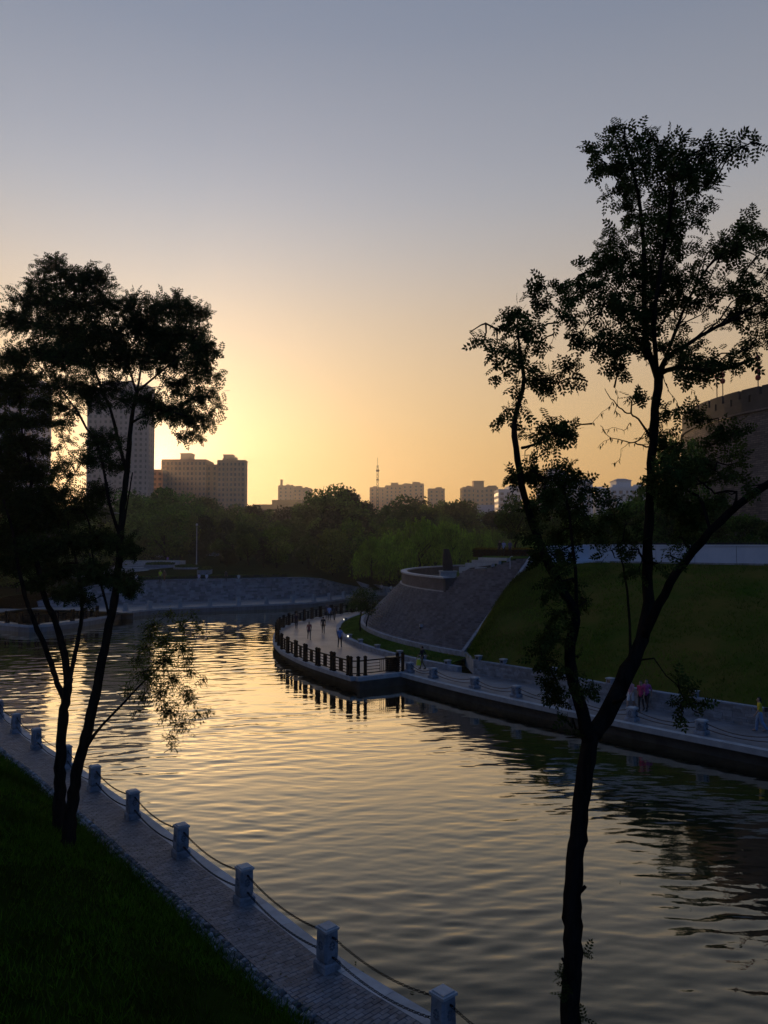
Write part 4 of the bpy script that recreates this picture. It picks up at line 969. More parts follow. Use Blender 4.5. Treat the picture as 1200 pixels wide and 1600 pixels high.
# ------------------------------------------------------------------ far buildings
fgl = mat('far_window', (.20, .16, .13), .35, .4, .4, spec=.4)
def building(name, label, d, boxes, wall, rot=0.0, floor=3.0, bay=3.2, win=(1.6, 1.5), slab=False, base_y=800, pent=None, extra=None, wmat_=None):
    """boxes: (px0, px1, ytop, depth offset, depth) volumes"""
    c = sum(b_[0] + b_[1] for b_ in boxes) / 2 / len(boxes); p = at(c, base_y, d); t = thing(name, label, 'building', (p.x, d, 5.0), rot)
    for (x0, x1, yt, off, dep) in boxes:
        dd = d + off; A, B = at(x0, yt, dd), at(x1, yt, dd); wd = (B.x - A.x); zt = A.z - 5.0; cx = (A.x + B.x) / 2 - p.x; y0 = off
        mb = MB(); mb.box((cx, y0 + dep / 2, zt / 2), (wd, dep, zt)); mb.box((cx, y0 + dep / 2, zt + .45), (wd + .3, dep + .3, .9)); mb.build('wall', wall, t)
        gr_ = random.Random(int(x0 * 7 + yt))
        if wd > 8 and floor:
            for _ in range(3):
                q = MB(); sz = gr_.uniform(1.2, 3.0); q.box((cx + gr_.uniform(-.38, .38) * wd, y0 + dep * gr_.uniform(.2, .7), zt + .9 + sz * .28), (sz * 1.3, sz, sz * .56)); q.build('roof_plant', wall, t)
        if floor:
            w_ = MB(); b_ = MB(); nf = max(1, int((zt - 1) / floor)); nb_ = max(1, int(wd / bay)); f0 = max(0, nf - 24)
            for f in range(f0, nf):
                z = zt - (nf - f) * floor + .6 + win[1] / 2
                for k in range(nb_):
                    x = cx - wd / 2 + (k + .5) * wd / nb_; ww_ = win[0] * (.6 if k % 3 == 2 else 1.0)
                    w_.box((x, y0 - .03, z), (ww_, .10, win[1]))
                    if slab and k % 2 == 0: b_.box((x, y0 - .6, z - win[1] / 2 - .35), (wd / nb_ * .9, 1.2, .9))
                    else: b_.box((x, y0 - .1, z - win[1] / 2 - .1), (ww_ + .3, .25, .12))
                ns = max(1, int(dep / (bay * 1.2)))
                for k in range(ns):
                    y = y0 + (k + .5) * dep / ns
                    for s in (-1, 1): w_.box((cx + s * (wd / 2 + .02), y, z), (.1, win[0] * .8, win[1]))
            if w_.v: tag(w_.build('window', fgl, t), kind='stuff')
            if b_.v: tag(b_.build('sill', wall, t), kind='stuff')
            if not slab:                         # projecting piers between bays
                m2 = MB()
                for k in range(0, nb_ + 1, 2): m2.box((cx - wd / 2 + k * wd / nb_, y0 - .12, zt / 2), (.5, .3, zt))
                tag(m2.build('pier', wall, t), kind='stuff')
    for q in pent or []:
        x0, x1, yt, yb, off, dep = q[:6]; A, B = at(x0, yt, d + off), at(x1, yt, d + off); zb = at(x0, yb, d + off).z
        mb = MB(); mb.box(((A.x + B.x) / 2 - p.x, off + dep / 2, (A.z + zb) / 2 - 5), (B.x - A.x, dep, A.z - zb)); mb.box(((A.x + B.x) / 2 - p.x, off + dep / 2, A.z - 5 + .2), (B.x - A.x + .6, dep + .6, .4)); mb.build('lift_tower', wall, t)
        if len(q) > 6:                           # hipped roof
            wd, hh = (B.x - A.x) / 2 + .6, q[6] * unit(0, d); mb = MB(); cx = (A.x + B.x) / 2 - p.x; z = A.z - 5 + .405
            mb.hexa([(cx - wd, off - .5, z), (cx + wd, off - .5, z), (cx + wd, off + dep + .5, z), (cx - wd, off + dep + .5, z)], [(cx - wd * .45, off + dep * .4, z + hh), (cx + wd * .45, off + dep * .4, z + hh), (cx + wd * .45, off + dep * .6, z + hh), (cx - wd * .45, off + dep * .6, z + hh)]); mb.build('roof', M['bluestone'], t)
    return t
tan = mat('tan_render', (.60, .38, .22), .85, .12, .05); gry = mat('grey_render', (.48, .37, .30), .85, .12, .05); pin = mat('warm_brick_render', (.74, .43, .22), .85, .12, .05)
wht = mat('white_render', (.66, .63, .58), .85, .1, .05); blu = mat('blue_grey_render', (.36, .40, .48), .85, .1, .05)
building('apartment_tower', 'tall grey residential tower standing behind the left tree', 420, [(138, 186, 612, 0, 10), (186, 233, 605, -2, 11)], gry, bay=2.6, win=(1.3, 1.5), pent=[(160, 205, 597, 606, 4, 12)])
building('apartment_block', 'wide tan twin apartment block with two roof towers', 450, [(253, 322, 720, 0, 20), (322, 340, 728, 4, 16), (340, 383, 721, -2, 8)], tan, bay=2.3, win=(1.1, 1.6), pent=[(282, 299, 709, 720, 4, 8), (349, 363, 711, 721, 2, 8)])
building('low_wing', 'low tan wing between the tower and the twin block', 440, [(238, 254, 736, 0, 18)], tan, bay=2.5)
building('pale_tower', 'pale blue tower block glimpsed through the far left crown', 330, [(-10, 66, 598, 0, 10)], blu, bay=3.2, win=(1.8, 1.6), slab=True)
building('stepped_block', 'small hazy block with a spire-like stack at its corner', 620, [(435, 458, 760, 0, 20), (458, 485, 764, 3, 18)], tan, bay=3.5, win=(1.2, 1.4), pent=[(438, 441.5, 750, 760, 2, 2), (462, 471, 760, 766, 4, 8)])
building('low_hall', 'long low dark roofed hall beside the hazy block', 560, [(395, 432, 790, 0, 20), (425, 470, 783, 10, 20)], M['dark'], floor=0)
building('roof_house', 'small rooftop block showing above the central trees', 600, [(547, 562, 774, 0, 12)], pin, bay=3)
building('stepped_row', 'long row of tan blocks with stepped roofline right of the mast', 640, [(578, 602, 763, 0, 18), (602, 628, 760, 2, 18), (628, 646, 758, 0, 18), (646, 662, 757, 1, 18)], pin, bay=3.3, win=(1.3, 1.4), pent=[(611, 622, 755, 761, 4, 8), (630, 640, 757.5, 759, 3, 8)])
building('square_block', 'small square tan block alone between two tree crowns', 600, [(670, 695, 765, 0, 16)], pin, bay=3.2, win=(1.3, 1.3))
building('towered_block', 'tan block with a tall central lift tower right of the square block', 520, [(723, 743, 763, 0, 18), (743, 757, 764, -1, 18), (757, 778, 763, 0, 18)], pin, bay=2.6, win=(1.2, 1.5), pent=[(740, 756, 752, 765, 3, 9)])
building('brick_annex', 'low blue roofed annex below the towered block', 500, [(744, 772, 791, 0, 14)], blu, floor=0)
building('balcony_block', 'grey white block with balconies left of the forked limb', 400, [(779, 800, 767, 0, 16), (795, 815, 762, 3, 14)], wht, bay=3, win=(1.8, 1.6), slab=True)
building('gabled_block', 'pale block with a hipped roof tower behind the left limb', 360, [(848, 868, 757, 0, 16), (868, 900, 747, 2, 16), (900, 926, 752, 0, 16)], wht, bay=3, win=(1.8, 1.6), slab=True, pent=[(856, 883, 737, 750, 3, 9, 5)])
building('terraced_block', 'pale balcony block with a hipped roof turret left of the main trunk', 380, [(930, 958, 765, 0, 16), (955, 995, 764, -2, 18), (990, 1016, 762, 1, 16)], wht, bay=3, win=(1.8, 1.6), slab=True, pent=[(963, 986, 752, 764, 2, 10, 4)])
p = at(590, 800, 600); t = thing('radio_mast', 'tall thin lattice radio mast above the central trees', 'mast', (p.x, 600, 6))
ht = at(590, 727, 600).z - 6; mb = MB()
for s in ((-1, -1), (1, -1), (1, 1), (-1, 1)): mb.tube([(s[0] * 1.0, s[1] * 1.0, 0), (s[0] * .55, s[1] * .55, ht)], .16, 4)
for k in range(22):
    z = k * ht / 22; e = 1.0 - .45 * k / 22; mb.tube([(-e, -e, z), (e, -e, z + ht / 22)], .1, 4); mb.tube([(e, e, z), (-e, e, z + ht / 22)], .1, 4); mb.tube([(-e, -e, z), (-e, e, z + ht / 22)], .1, 4)
mb.build('lattice', M['dark'], t); mb = MB(); mb.lathe((0, 0, ht - 5), [(1.2, 0), (1.4, .8), (1.2, 1.6)], 10); mb.build('dish_drum', M['dark'], t); mb = MB(); mb.lathe((0, 0, ht - 12), [(1.0, 0), (1.1, .6), (1.0, 1.2)], 10); mb.build('dish_drum', M['dark'], t); mb = MB(); mb.tube([(0, 0, ht - 1), (0, 0, ht + 6)], .15, 5); mb.build('antenna', M['dark'], t)
# ------------------------------------------------------------------ trees
def leaf_template(pairs=6, L=1.0, ll=.30, lw=.115):
    V, F = [], []
    def leaflet(x, y, ax, ay, l, wdt, dz):
        bx, by = -ay, ax; n0 = len(V)
        V.extend([(x, y, 0), (x + ax * l * .45 + bx * wdt, y + ay * l * .45 + by * wdt, dz * .3), (x + ax * l, y + ay * l, dz), (x + ax * l * .45 - bx * wdt, y + ay * l * .45 - by * wdt, dz * .3)])
        F.append((n0, n0 + 1, n0 + 2, n0 + 3))
    for i in range(pairs):
        x = .16 + .72 * i / (pairs - 1); k = .8 + .35 * math.sin(math.pi * (i + .6) / pairs)
        for s in (-1, 1): a = math.radians(68); leaflet(x, 0, math.cos(a), s * math.sin(a), ll * k, lw * k * .5, -.05)
    leaflet(.92, 0, 1, 0, ll * .9, lw * .5, -.04)
    n0 = len(V); V.extend([(0, -.006, 0), (.95, -.004, 0), (.95, .004, 0), (0, .006, 0)]); F.append((n0, n0 + 1, n0 + 2, n0 + 3))
    V = np.array(V, float); V[:, 2] -= .18 * V[:, 0] ** 2; return V, np.array(F)
TPL = leaf_template(); TPLR = leaf_template(4, 1, .33, .185); TPL2 = leaf_template(4, 1, .34, .16)
SIMPLE = (np.array([(0, 0, 0), (.35, .16, .02), (1, 0, -.12), (.35, -.16, .02)], float), np.array([(0, 1, 2, 3)]))
def stamp(tpl, pos, dirs, size, g, flat=.55):
    tv, tf = tpl; N = len(pos); d = dirs / np.linalg.norm(dirs, axis=1)[:, None]
    up = np.array([0, 0, 1.0]) * flat + g.normal(size=(N, 3)) * (1 - flat) * 1.1; s = np.cross(up, d); s /= np.maximum(np.linalg.norm(s, axis=1), 1e-6)[:, None]; u_ = np.cross(d, s)
    B = np.stack([d, s, u_], 1) * size[:, None, None]
    V = (tv[None] @ B) + pos[:, None, :]
    F = tf[None] + (np.arange(N) * len(tv))[:, None, None]
    return V.reshape(-1, 3), F.reshape(-1, tf.shape[1])

def photo_tree(name, label, D, limbs, clumps, leaf_len, mat_, seed, leaves_per=20, spread=1.1, tpl=TPL, base=None, twig_r=.010, young=None, dens=1.0, swell=1.2, tier=.85):
    """limbs: list of [(px,py,r_px,depth offset)...]; clumps: (px,py,r_px[,density])"""
    g = np.random.default_rng(seed); rr = random.Random(seed); t = thing(name, label, 'tree', base)
    segs = []; mb = MB(); W = []
    for lim in limbs:
        P = [np.array(at(x, y, D + o)) for x, y, r_, o in lim]; Rr = [max(r_ * unit(0, D) * (.75 if r_ < 1.0 else 1), .0022) for x, y, r_, o in lim]
        Q, RQ = [], []
        for i in range(len(P) - 1):
            p0, p1, p2, p3 = P[max(i - 1, 0)], P[i], P[i + 1], P[min(i + 2, len(P) - 1)]; n = max(2, int(np.linalg.norm(p2 - p1) / (leaf_len * (.8 if Rr[i] > .012 else .3))))
            for k in range(n):
                x = k / n; c = .5 * (2 * p1 + (p2 - p0) * x + (2 * p0 - 5 * p1 + 4 * p2 - p3) * x * x + (-p0 + 3 * p1 - 3 * p2 + p3) * x ** 3)
                r0 = Rr[i] * (1 - x) + Rr[i + 1] * x; Q.append(c + g.normal(0, max(r0 * .10, .006 if r0 < .012 else 0), 3)); RQ.append(r0 * g.uniform(.94, 1.06))
        Q.append(P[-1]); RQ.append(Rr[-1]); mb.tube([tuple(q) for q in Q], RQ, 12 if max(RQ) > .06 else 6, 0, True, .09 if max(RQ) > .03 else .04, rr); W.append((np.array(Q), np.array(RQ)))
    trunk = mb.build('trunk', M['bark'], None, True); relto(trunk, t)
    Wp = np.concatenate([w_[0] for w_ in W]); Wr = np.concatenate([w_[1] for w_ in W])
    tw = MB(); lp, ld = [], []; grown = Wp.copy()
    C = []
    for c in clumps:
        px, py, r_ = c[:3]; C.append((px, py, r_, c[3] if len(c) > 3 else 1.0))
    C.sort(key=lambda c: min(np.hypot(*(np.array([c[0], c[1]]) - np.array([(l[0], l[1]) for lim in limbs for l in lim])).T)))
    for px, py, r_, dn in C:
        nx = at(px, py, D); base_d = 0.0
        dif = grown - np.array(nx); dist = np.hypot(dif[:, 0], dif[:, 2]) + .25 * np.abs(dif[:, 1]); j = int(dist.argmin()); ydep = grown[j, 1]
        Y = min(max(ydep + g.normal(0, .45 * spread), D - 1.7 * spread), D + 1.7 * spread); c = np.array(at(px, py, Y)); r = r_ * unit(0, D) * swell
        # joining twig
        a = grown[j]; m1 = a * .6 + c * .4 + g.normal(0, .05 * np.linalg.norm(c - a) + .005, 3); m1[2] += .05 * np.linalg.norm(c - a)
        path = np.array([a, a * .8 + m1 * .2, m1, m1 * .4 + c * .6 + g.normal(0, .03, 3), c]); r0 = twig_r * (1 + .9 * min(1, np.linalg.norm(c - a)))
        tw.tube([tuple(x) for x in path], [r0 * 1.3, r0 * 1.1, r0 * .9, r0 * .7, r0 * .5], 4, 0, False)
        grown = np.concatenate([grown, path[2:]])
        n = max(3, int(leaves_per * dn * dens * (r_ / 40) ** 2 * g.uniform(.75, 1.2))); nt = max(2, int(n / 5))
        ends = g.normal(size=(nt, 3)); ends /= np.linalg.norm(ends, axis=1)[:, None]; ends *= (r * g.uniform(.55, 1.05, nt))[:, None]; ends[:, 1] *= 1.25; ends[:, 2] = ends[:, 2] * tier + .05 * r; ends[:, 0] *= 1 + (.85 - tier) * .6
        for e in ends:
            q = c + e; mid = c + e * .5 + g.normal(0, .08 * r, 3); tw.tube([tuple(c), tuple(mid), tuple(q)], [r0 * .45, r0 * .35, r0 * .2], 3, 0, False)
            k = max(1, int(round(n / nt)))
            for _ in range(k):
                x = g.uniform(.25, 1.0); pt = (c * (1 - x) + mid * x if x < .5 else mid * (1 - x) + q * x) if False else c + (q - c) * x + (mid - (c + e * .5)) * 4 * x * (1 - x)
                dr = e / np.linalg.norm(e) * .7 + g.normal(0, .55, 3); dr[2] -= .12; lp.append(pt - dr * leaf_len * .08); ld.append(dr); lp[-1] = lp[-1] + g.normal(0, .16 * r, 3)
    relto(tag(tw.build('twigs', M['bark']), kind='stuff'), t)
    lp, ld = np.array(lp), np.array(ld); sz = leaf_len * g.uniform(.6, 1.15, len(lp))
    V, F = stamp(tpl, lp, ld, sz, g); relto(tag(link('foliage', np_mesh('foliage', V, F, mat_)), kind='stuff'), t)
    return t, len(lp)

# ---- near tree on the right
def z5(l): return [(720 + c[0] / 2.5, 160 + c[1] / 2.5, c[2] / 2.5, *(c[3:] or ())) for c in l]
def z6(l): return [(720 + c[0] / 2.5, 700 + c[1] / 2.5, c[2] / 2.5, *(c[3:] or ())) for c in l]
crownR = [(625,100,35),(540,190,40),(600,170,60),(700,150,55),(780,170,55),(850,190,45),(950,180,45),(1020,190,35),(1090,175,35),(1140,170,22),(570,250,45),(660,240,60),(740,240,60),(820,260,55),(900,260,50),(970,250,40),(620,310,45,.8),(700,320,55),(780,340,60),(860,330,55),(950,330,50),(990,320,25),(580,370,30),(640,380,35),(800,400,60,.9),(880,400,50,.8),(950,380,35),(670,430,45),(740,450,50),(820,470,60),(900,480,45),(690,500,50),(760,530,55),(840,540,50),(600,540,50),(560,580,40),(640,590,55),(720,610,60),(800,610,60),(530,640,40),(480,670,45),(580,660,55),(660,680,60),(740,700,65,1.2),(820,700,65,1.2),(900,690,60),(960,720,50),(430,730,45),(500,740,50),(580,760,55),(660,780,60,1.1),(740,790,65,1.2),(820,770,60,1.1),(900,780,50,.8),(550,820,50),(620,840,55),(700,860,55),(780,860,55),(850,850,45,.6),(470,900,40),(540,910,50),(610,920,50),(680,930,45),(500,960,45),(560,960,30),(610,1020,35),(650,1040,35),(720,960,40),(790,960,45),(840,980,45),(900,980,50),(960,1020,45),(850,1040,45),(920,1060,40),(1000,1020,45),(1060,1030,40),(1120,1000,35),
 (1110,480,45),(1060,520,50),(1150,520,45),(1190,500,40),(1000,560,50),(1080,570,50),(1040,620,40),(960,590,40,.6),(1180,580,30),(1150,640,35,.7),(1100,690,45),(1180,690,40),(1060,740,45),(1130,750,50),(1190,760,40),(1000,720,45),(1090,810,50),(1150,830,50),(1190,850,35),(970,800,45,.8),(1010,870,30,.5),(1170,920,45),(1130,960,35)]
leftR = [(90,930,28),(130,960,30),(60,925,15),(160,1060,30),(130,1040,20),(190,870,35),(170,820,30),(230,820,40),(280,770,35),(330,720,35),(380,730,30),(260,720,15),(420,760,30),(340,800,40),(400,840,35),(300,870,40,.8),(230,920,45),(280,950,35),(200,970,35),(240,1010,40),(220,1090,35),(280,1100,45),(340,1080,45),(400,1050,40),(440,1030,25),(360,1110,30),(430,1090,25),(200,1200,25),(160,1230,25),(240,1200,20),(310,1250,40),(350,1300,45),(400,1300,40),(310,1330,35),(430,1290,30),(250,1290,30),(380,1350,20),(330,1370,15),(250,1380,25,.7),(190,1460,35),(240,1450,40),(290,1470,35),(270,1420,20)]
midR = [(690,1140,35,.7),(680,1170,30,.7),(800,1200,35,.8),(850,1190,30,.8),(900,1210,35),(960,1230,40),(1010,1270,40),(1060,1300,40),(1000,1330,40),(790,1290,45),(840,1340,45),(770,1360,40),(860,1400,45),(800,1430,50),(900,1450,40),(730,1310,25),(1080,1380,30),(1050,1450,30)]
lowR = [(400,150,50,.7),(440,230,45,.7),(350,200,45,.8),(300,230,35),(460,320,40,.6),(380,330,40,.8),(420,420,35,.6),(500,250,30,.5),(560,210,40,.5),(600,260,30,.5),(650,300,40,.6),(660,370,40,.6),(640,430,35,.5),(850,230,50,.8),(900,280,45,.8),(850,350,40,.6),(950,230,40,.7),(330,140,40,.9),(300,90,35,.9),(420,90,40,.7),(500,150,35,.5),(800,180,50,.9),(770,90,40,.9),(850,120,45,.9),(920,120,40,.8),(960,60,45,.8),(1010,100,40,.7),(1060,60,35,.7),(1000,200,35,.6),(1100,150,30,.5),(820,420,35,.4),(780,480,35,.4),(400,640,40,.7),(330,700,35,.7),(370,750,40,.8),(330,830,35,.8),(360,900,35,.8),(380,970,35,.8),(340,960,25,.8),(480,950,35,.7),(510,940,25,.6),(460,820,22,.4),(850,930,28,.8),(860,1000,25,.8),(865,1050,16,.7),(920,1000,25,.8),(940,1040,15,.8),(880,960,25,.8),(310,780,28,.7),(420,1070,18,.6),(430,520,38,.8),(470,600,36,.7),(380,500,34,.7),(350,560,34,.6),(300,420,34,.7),(360,420,36,.8),(540,330,36,.6),(700,480,34,.5),(590,400,34,.5),(440,880,26,.6),(290,330,34,.8),(440,1120,16,.5)]
limbsR = [
 [(900,2015,19,0),(897,1800,17.5,0),(893,1600,15.5,0),(896,1400,13.5,0),(905,1280,13,0),(917,1190,13.5,0),(926,1145,12.5,0)],
 [(922,1165,11,0),(908,1105,9.5,-.1),(896,1065,8.8,-.15),(890,1030,8.2,-.2),(895,985,7.8,-.25),(899,956,7.4,-.3),(880,924,7.2,-.35),(858,882,6.8,-.4),(840,840,6,-.5),(824,792,5.4,-.5),(812,740,4.8,-.5),(806,700,4.4,-.5),(803,664,4,-.5),(812,625,3.6,-.45),(819,590,3,-.4),(812,550,2.2,-.4),(808,510,1.5,-.5)],
 [(926,1150,13,0),(955,1105,12.5,.1),(980,1050,12,.2),(1002,1000,11,.3),(1013,960,9.5,.35),(1011,900,8.5,.4),(1013,840,7.8,.4),(1016,760,7.2,.35),(1021,690,7,.3),(1024,640,6.8,.3),(1029,590,6.8,.25),(1012,550,5.0,.2),(1006,480,4.2,.2),(1006,400,3.6,.15),(1001,330,3,.1),(990,270,2.2,.1),(975,215,1.3,.1)],
 [(1005,995,8.6,.3),(1028,945,7.6,.1),(1058,893,7.0,-.1),(1110,830,6.4,-.3),(1155,788,5.8,-.5),(1205,752,6,-.6),(1260,715,4,-.7)],
 [(1029,595,5,.25),(1040,562,4.6,.5),(1062,546,4,.6),(1100,522,3.4,.8),(1140,500,2.8,.9),(1195,468,2,1.0)],
 [(1030,585,4.5,.25),(1060,574,4,0),(1118,580,3.4,-.3),(1170,563,2.4,-.5)],
 [(1010,560,3.6,.2),(990,518,2.8,.5),(964,490,2.2,.7),(930,470,1.4,.9)],
 [(1028,600,3.6,.25),(1022,500,3.4,-.3),(1032,420,3,-.5),(1046,340,2.4,-.6),(1060,270,1.6,-.7),(1100,240,1,-.7),(1160,230,.7,-.7)],
 [(1040,560,3,.4),(1075,470,2.4,.9),(1120,400,1.8,1.1),(1170,360,1.1,1.2)],
 [(1020,690,2.2,.3),(998,655,1.4,.2),(972,640,1.1,.1),(955,622,.9,.1),(945,607,.6,.1)],
 [(1018,700,1.6,.3),(985,690,1.0,.5),(955,684,.8,.6),(938,665,.6,.6)],
 [(970,652,.9,.2),(962,640,.6,.3),(966,620,.4,.3),(960,605,.2,.3)], [(958,628,.7,.1),(948,640,.4,0),(935,648,.25,0),(925,662,.15,0)], [(985,660,.9,.2),(975,672,.6,.1),(958,668,.4,0),(940,676,.2,0)], [(985,690,.8,.5),(972,702,.5,.5),(968,718,.3,.5),(955,725,.15,.5)], [(955,684,.6,.6),(944,690,.4,.6),(934,700,.2,.6)], [(1035,585,1,.2),(1045,610,.7,.1),(1058,628,.4,0),(1060,645,.2,0)], [(1050,580,.9,0),(1066,600,.6,0),(1085,612,.4,-.1),(1092,630,.2,-.1)],
 [(840,752,.9,-.5),(860,745,.6,-.5),(885,752,.4,-.5),(905,745,.25,-.5),(925,752,.15,-.5)], [(870,748,.5,-.5),(885,735,.35,-.5),(895,722,.2,-.5)],
 [(860,612,.8,-.5),(885,600,.5,-.4),(905,608,.3,-.4),(918,596,.15,-.4)], [(848,560,.8,-.5),(862,535,.5,-.4),(866,515,.3,-.4),(878,500,.15,-.4)],
 [(899,1400,5,0),(909,1390,4,0),(915,1384,3,0)], [(893,1512,5,0),(883,1503,3.4,0),(878,1497,2,0)], [(960,1098,4,0),(972,1094,2.6,-.15),(978,1088,1.6,-.2)], [(1013,880,3.4,.3),(1003,870,2.2,.2),(998,858,1.2,.1)], [(1016,770,3,.3),(1026,758,2,.2),(1030,745,1,.1)],
 [(901,950,3,-.3),(899,890,2.6,-.3),(893,840,2.2,-.3),(889,800,1.6,-.3),(880,760,1.2,-.2)],
 [(1110,832,3.0,-.3),(1090,775,2.2,0),(1040,760,1.6,.2)],
 [(1145,795,2.4,-.5),(1151,768,1.9,-.5),(1118,770,1.5,-.4),(1085,745,1.2,-.3)],
 [(985,1030,2.4,.2),(983,960,2,.5),(975,890,1.5,.7),(965,850,1,.8)],
 [(815,700,2.4,-.5),(833,695,1.8,-.6),(860,680,1.3,-.7)],
]
pz = gnd(900, 2015, 1.3)
tr, nR = photo_tree('locust_tree', 'tall forked locust tree rising from the bottom edge on the right', 8.0, limbsR, z5(crownR) + z5(leftR) + z5(midR) + [(a, b, c, d * 1.9) for a, b, c, d in [(*q[:3], q[3] if len(q) > 3 else 1.0) for q in z6(lowR)]] + [(914, 1488, 9, .8), (882, 1534, 10, 1.2), (888, 1553, 7, 1.0), (912, 1590, 6, .8)], .135, M['leafR'], 21, 185, .75, TPLR, (pz.x, pz.y, 1.25), .006, swell=1.22)
g = np.random.default_rng(19); pp, pd = [], []
for lim in limbsR:
    if lim[0][2] < 1.7 and lim[0][1] < 800:
        for (x0, y0, _, o0), (x1, y1, _, o1) in zip(lim[:-1], lim[1:]):
            for _ in range(3):
                f = g.random(); pp.append(np.array(at(x0 + (x1 - x0) * f, y0 + (y1 - y0) * f, 8 + o0 + (o1 - o0) * f))); pd.append((g.normal(0, .3), g.normal(0, .3), -1))
pp, pd = np.array(pp), np.array(pd); V, F = stamp(SIMPLE, pp, pd, g.uniform(.03, .075, len(pp)), g, .2)
relto(tag(link('seed_pods', np_mesh('seed_pods', V, F, M['leafR'])), kind='stuff'), tr)
# ---- near trees on the left bank
upL = [(90,420,28),(65,440,25),(120,440,28),(150,435,25),(40,470,30),(90,475,38),(20,500,28),(130,480,35),(165,470,30),(205,470,22),(60,510,35),(110,520,40),(160,515,40),(210,500,35),(250,480,28),(280,480,26),(308,490,20),(240,520,38),(290,520,35),(318,540,18),(312,560,25),(60,550,30),(20,560,25),(100,560,35),(150,560,38),(200,560,38),(260,560,38),(308,585,26),(333,588,12),(90,600,32),(140,605,32),(180,600,25,.6),(280,600,26,.8),(328,612,15),(300,622,22),(70,630,26,.8),(110,640,22,.8),(150,630,25,.8),(190,628,20,.6),(240,632,26),(270,642,30),(298,652,28),(322,658,16),(306,680,14),(292,684,14),(222,622,20,.6),(100,660,18,.6),(240,655,18,.6),(250,540,30),(180,540,30),(130,540,30),(340,550,8),(335,632,10)]
leftL = [(40,590,28,.8),(20,620,28),(10,660,25),(40,660,22,.8),(75,655,20,.5),(30,690,25),(60,700,20),(20,720,30),(50,740,28),(20,780,30),(60,780,28),(30,830,30,.8),(80,810,30,.8),(60,860,30,.7),(25,880,28,.7),(90,890,28,.7),(60,910,20,.6),(100,930,18,.5),(20,560,22),(5,600,26),(5,700,25),(5,750,26),(5,850,26),(40,800,28)]
midL = [(165,690,26,.9),(150,715,22),(180,728,16,.8),(130,715,15,.7),(100,722,18,.6),(85,740,14,.6),(115,742,16,.7),(130,800,30,.7),(110,850,30,.6),(150,840,28,.7),(185,850,24,.7),(140,890,25,.7),(200,862,14,.9),(195,910,22,.9),(203,918,14),(120,922,22,.7),(140,940,14,.7),(95,770,25,.7),(150,770,24,.7),(165,900,20,.6),(100,690,14,.4)]
brL = [(262,962,16,.7),(300,965,15,.7),(235,992,20),(258,1000,20),(215,1030,18),(295,1030,14),(240,1060,20),(225,1085,16),(258,1100,16),(300,1095,14),(225,1050,24),(255,1030,27),(285,1010,22),(312,985,12),(270,1060,27),(250,1080,25),(292,1080,20),(265,1110,26),(308,1115,14),(285,1130,20),(265,1152,14),(270,1168,9),(200,1078,17),(300,1050,14),(240,975,24,.8),(282,975,18,.8),(325,1113,7),(215,1110,12,.6),(230,1010,20,.8),(318,1060,9)]
pA, pB = bank_hit(92, 1296), bank_hit(107, 1320)
DA, DB = pA.y, pB.y
limbsA = [
 [(90,1318,12,0),(92,1280,10,0),(94,1200,8.2,0),(97,1140,7.6,0),(103,1090,7.4,0),(108,1060,6,0)],
 [(102,1095,5.5,0),(90,1068,4.2,-.2),(72,1015,3.8,-.4),(55,975,3.4,-.5),(40,935,3,-.6),(30,890,2.6,-.7),(20,830,2,-.8),(5,780,1.4,-.9)],
 [(106,1075,5.8,0),(100,1020,5.2,.2),(84,965,4.6,.4),(68,930,4.2,.5),(58,880,3.6,.6),(44,830,3.2,.6),(42,790,2.8,.6),(50,740,2.2,.5),(35,680,1.6,.4),(30,600,1,.3)],
 [(107,1065,4.2,0),(116,1030,3.4,.3),(126,975,3,.5),(128,940,2.6,.6),(122,890,2.2,.7),(110,840,1.6,.8),(100,780,1.1,.8)],
 [(42,830,2.2,.6),(20,800,1.8,.8),(-5,790,1.2,1)],
]
limbsB = [
 [(104,1345,13,0),(106,1310,11,0),(112,1260,9,0),(124,1190,8,0),(137,1140,7.8,0),(148,1090,7.2,0),(158,1040,6.8,0),(168,990,6.6,0),(178,940,6,0),(185,890,5.4,.1),(188,840,5,.1),(193,780,4.6,.1),(199,730,4.2,.1),(203,680,3.6,.1),(208,640,3.2,.1),(215,610,2.8,.1)],
 [(198,735,3.2,.1),(185,690,2.8,.4),(176,650,2.4,.6),(160,610,2,.8),(140,560,1.6,.9),(110,500,1.1,1),(92,430,.7,1)],
 [(206,660,2.4,.1),(225,650,1.8,-.2),(250,640,1.5,-.4),(290,650,1,-.6)],
 [(214,612,2,.1),(240,590,1.6,-.2),(275,560,1.3,-.4),(310,520,.9,-.6)],
 [(214,612,2,.1),(222,570,1.5,.3),(235,520,1.2,.4),(250,480,.8,.4)],
 [(213,614,1.8,.1),(200,570,1.5,.2),(180,520,1.2,.2),(150,450,.8,.2)],
 [(216,608,1.2,.1),(240,605,.9,.3),(265,602,.7,.4),(300,590,.5,.4)],
 [(188,840,3.2,.1),(172,790,2.6,-.3),(163,740,2.3,-.4),(150,690,2,-.4),(135,670,1.8,-.5),(122,645,1.6,-.6),(95,610,1.2,-.7),(50,560,.8,-.8)],
 [(134,1168,3.4,0),(150,1145,2.4,-.3),(170,1122,1.9,-.5),(190,1102,1.7,-.6),(215,1075,1.4,-.7),(245,1045,1,-.8),(275,1015,.6,-.8)],
 [(172,970,2.2,0),(160,920,1.8,.4),(145,870,1.4,.6),(140,820,1,.7)],
 [(187,860,1.6,.1),(207,738,1.0,.4)],
]
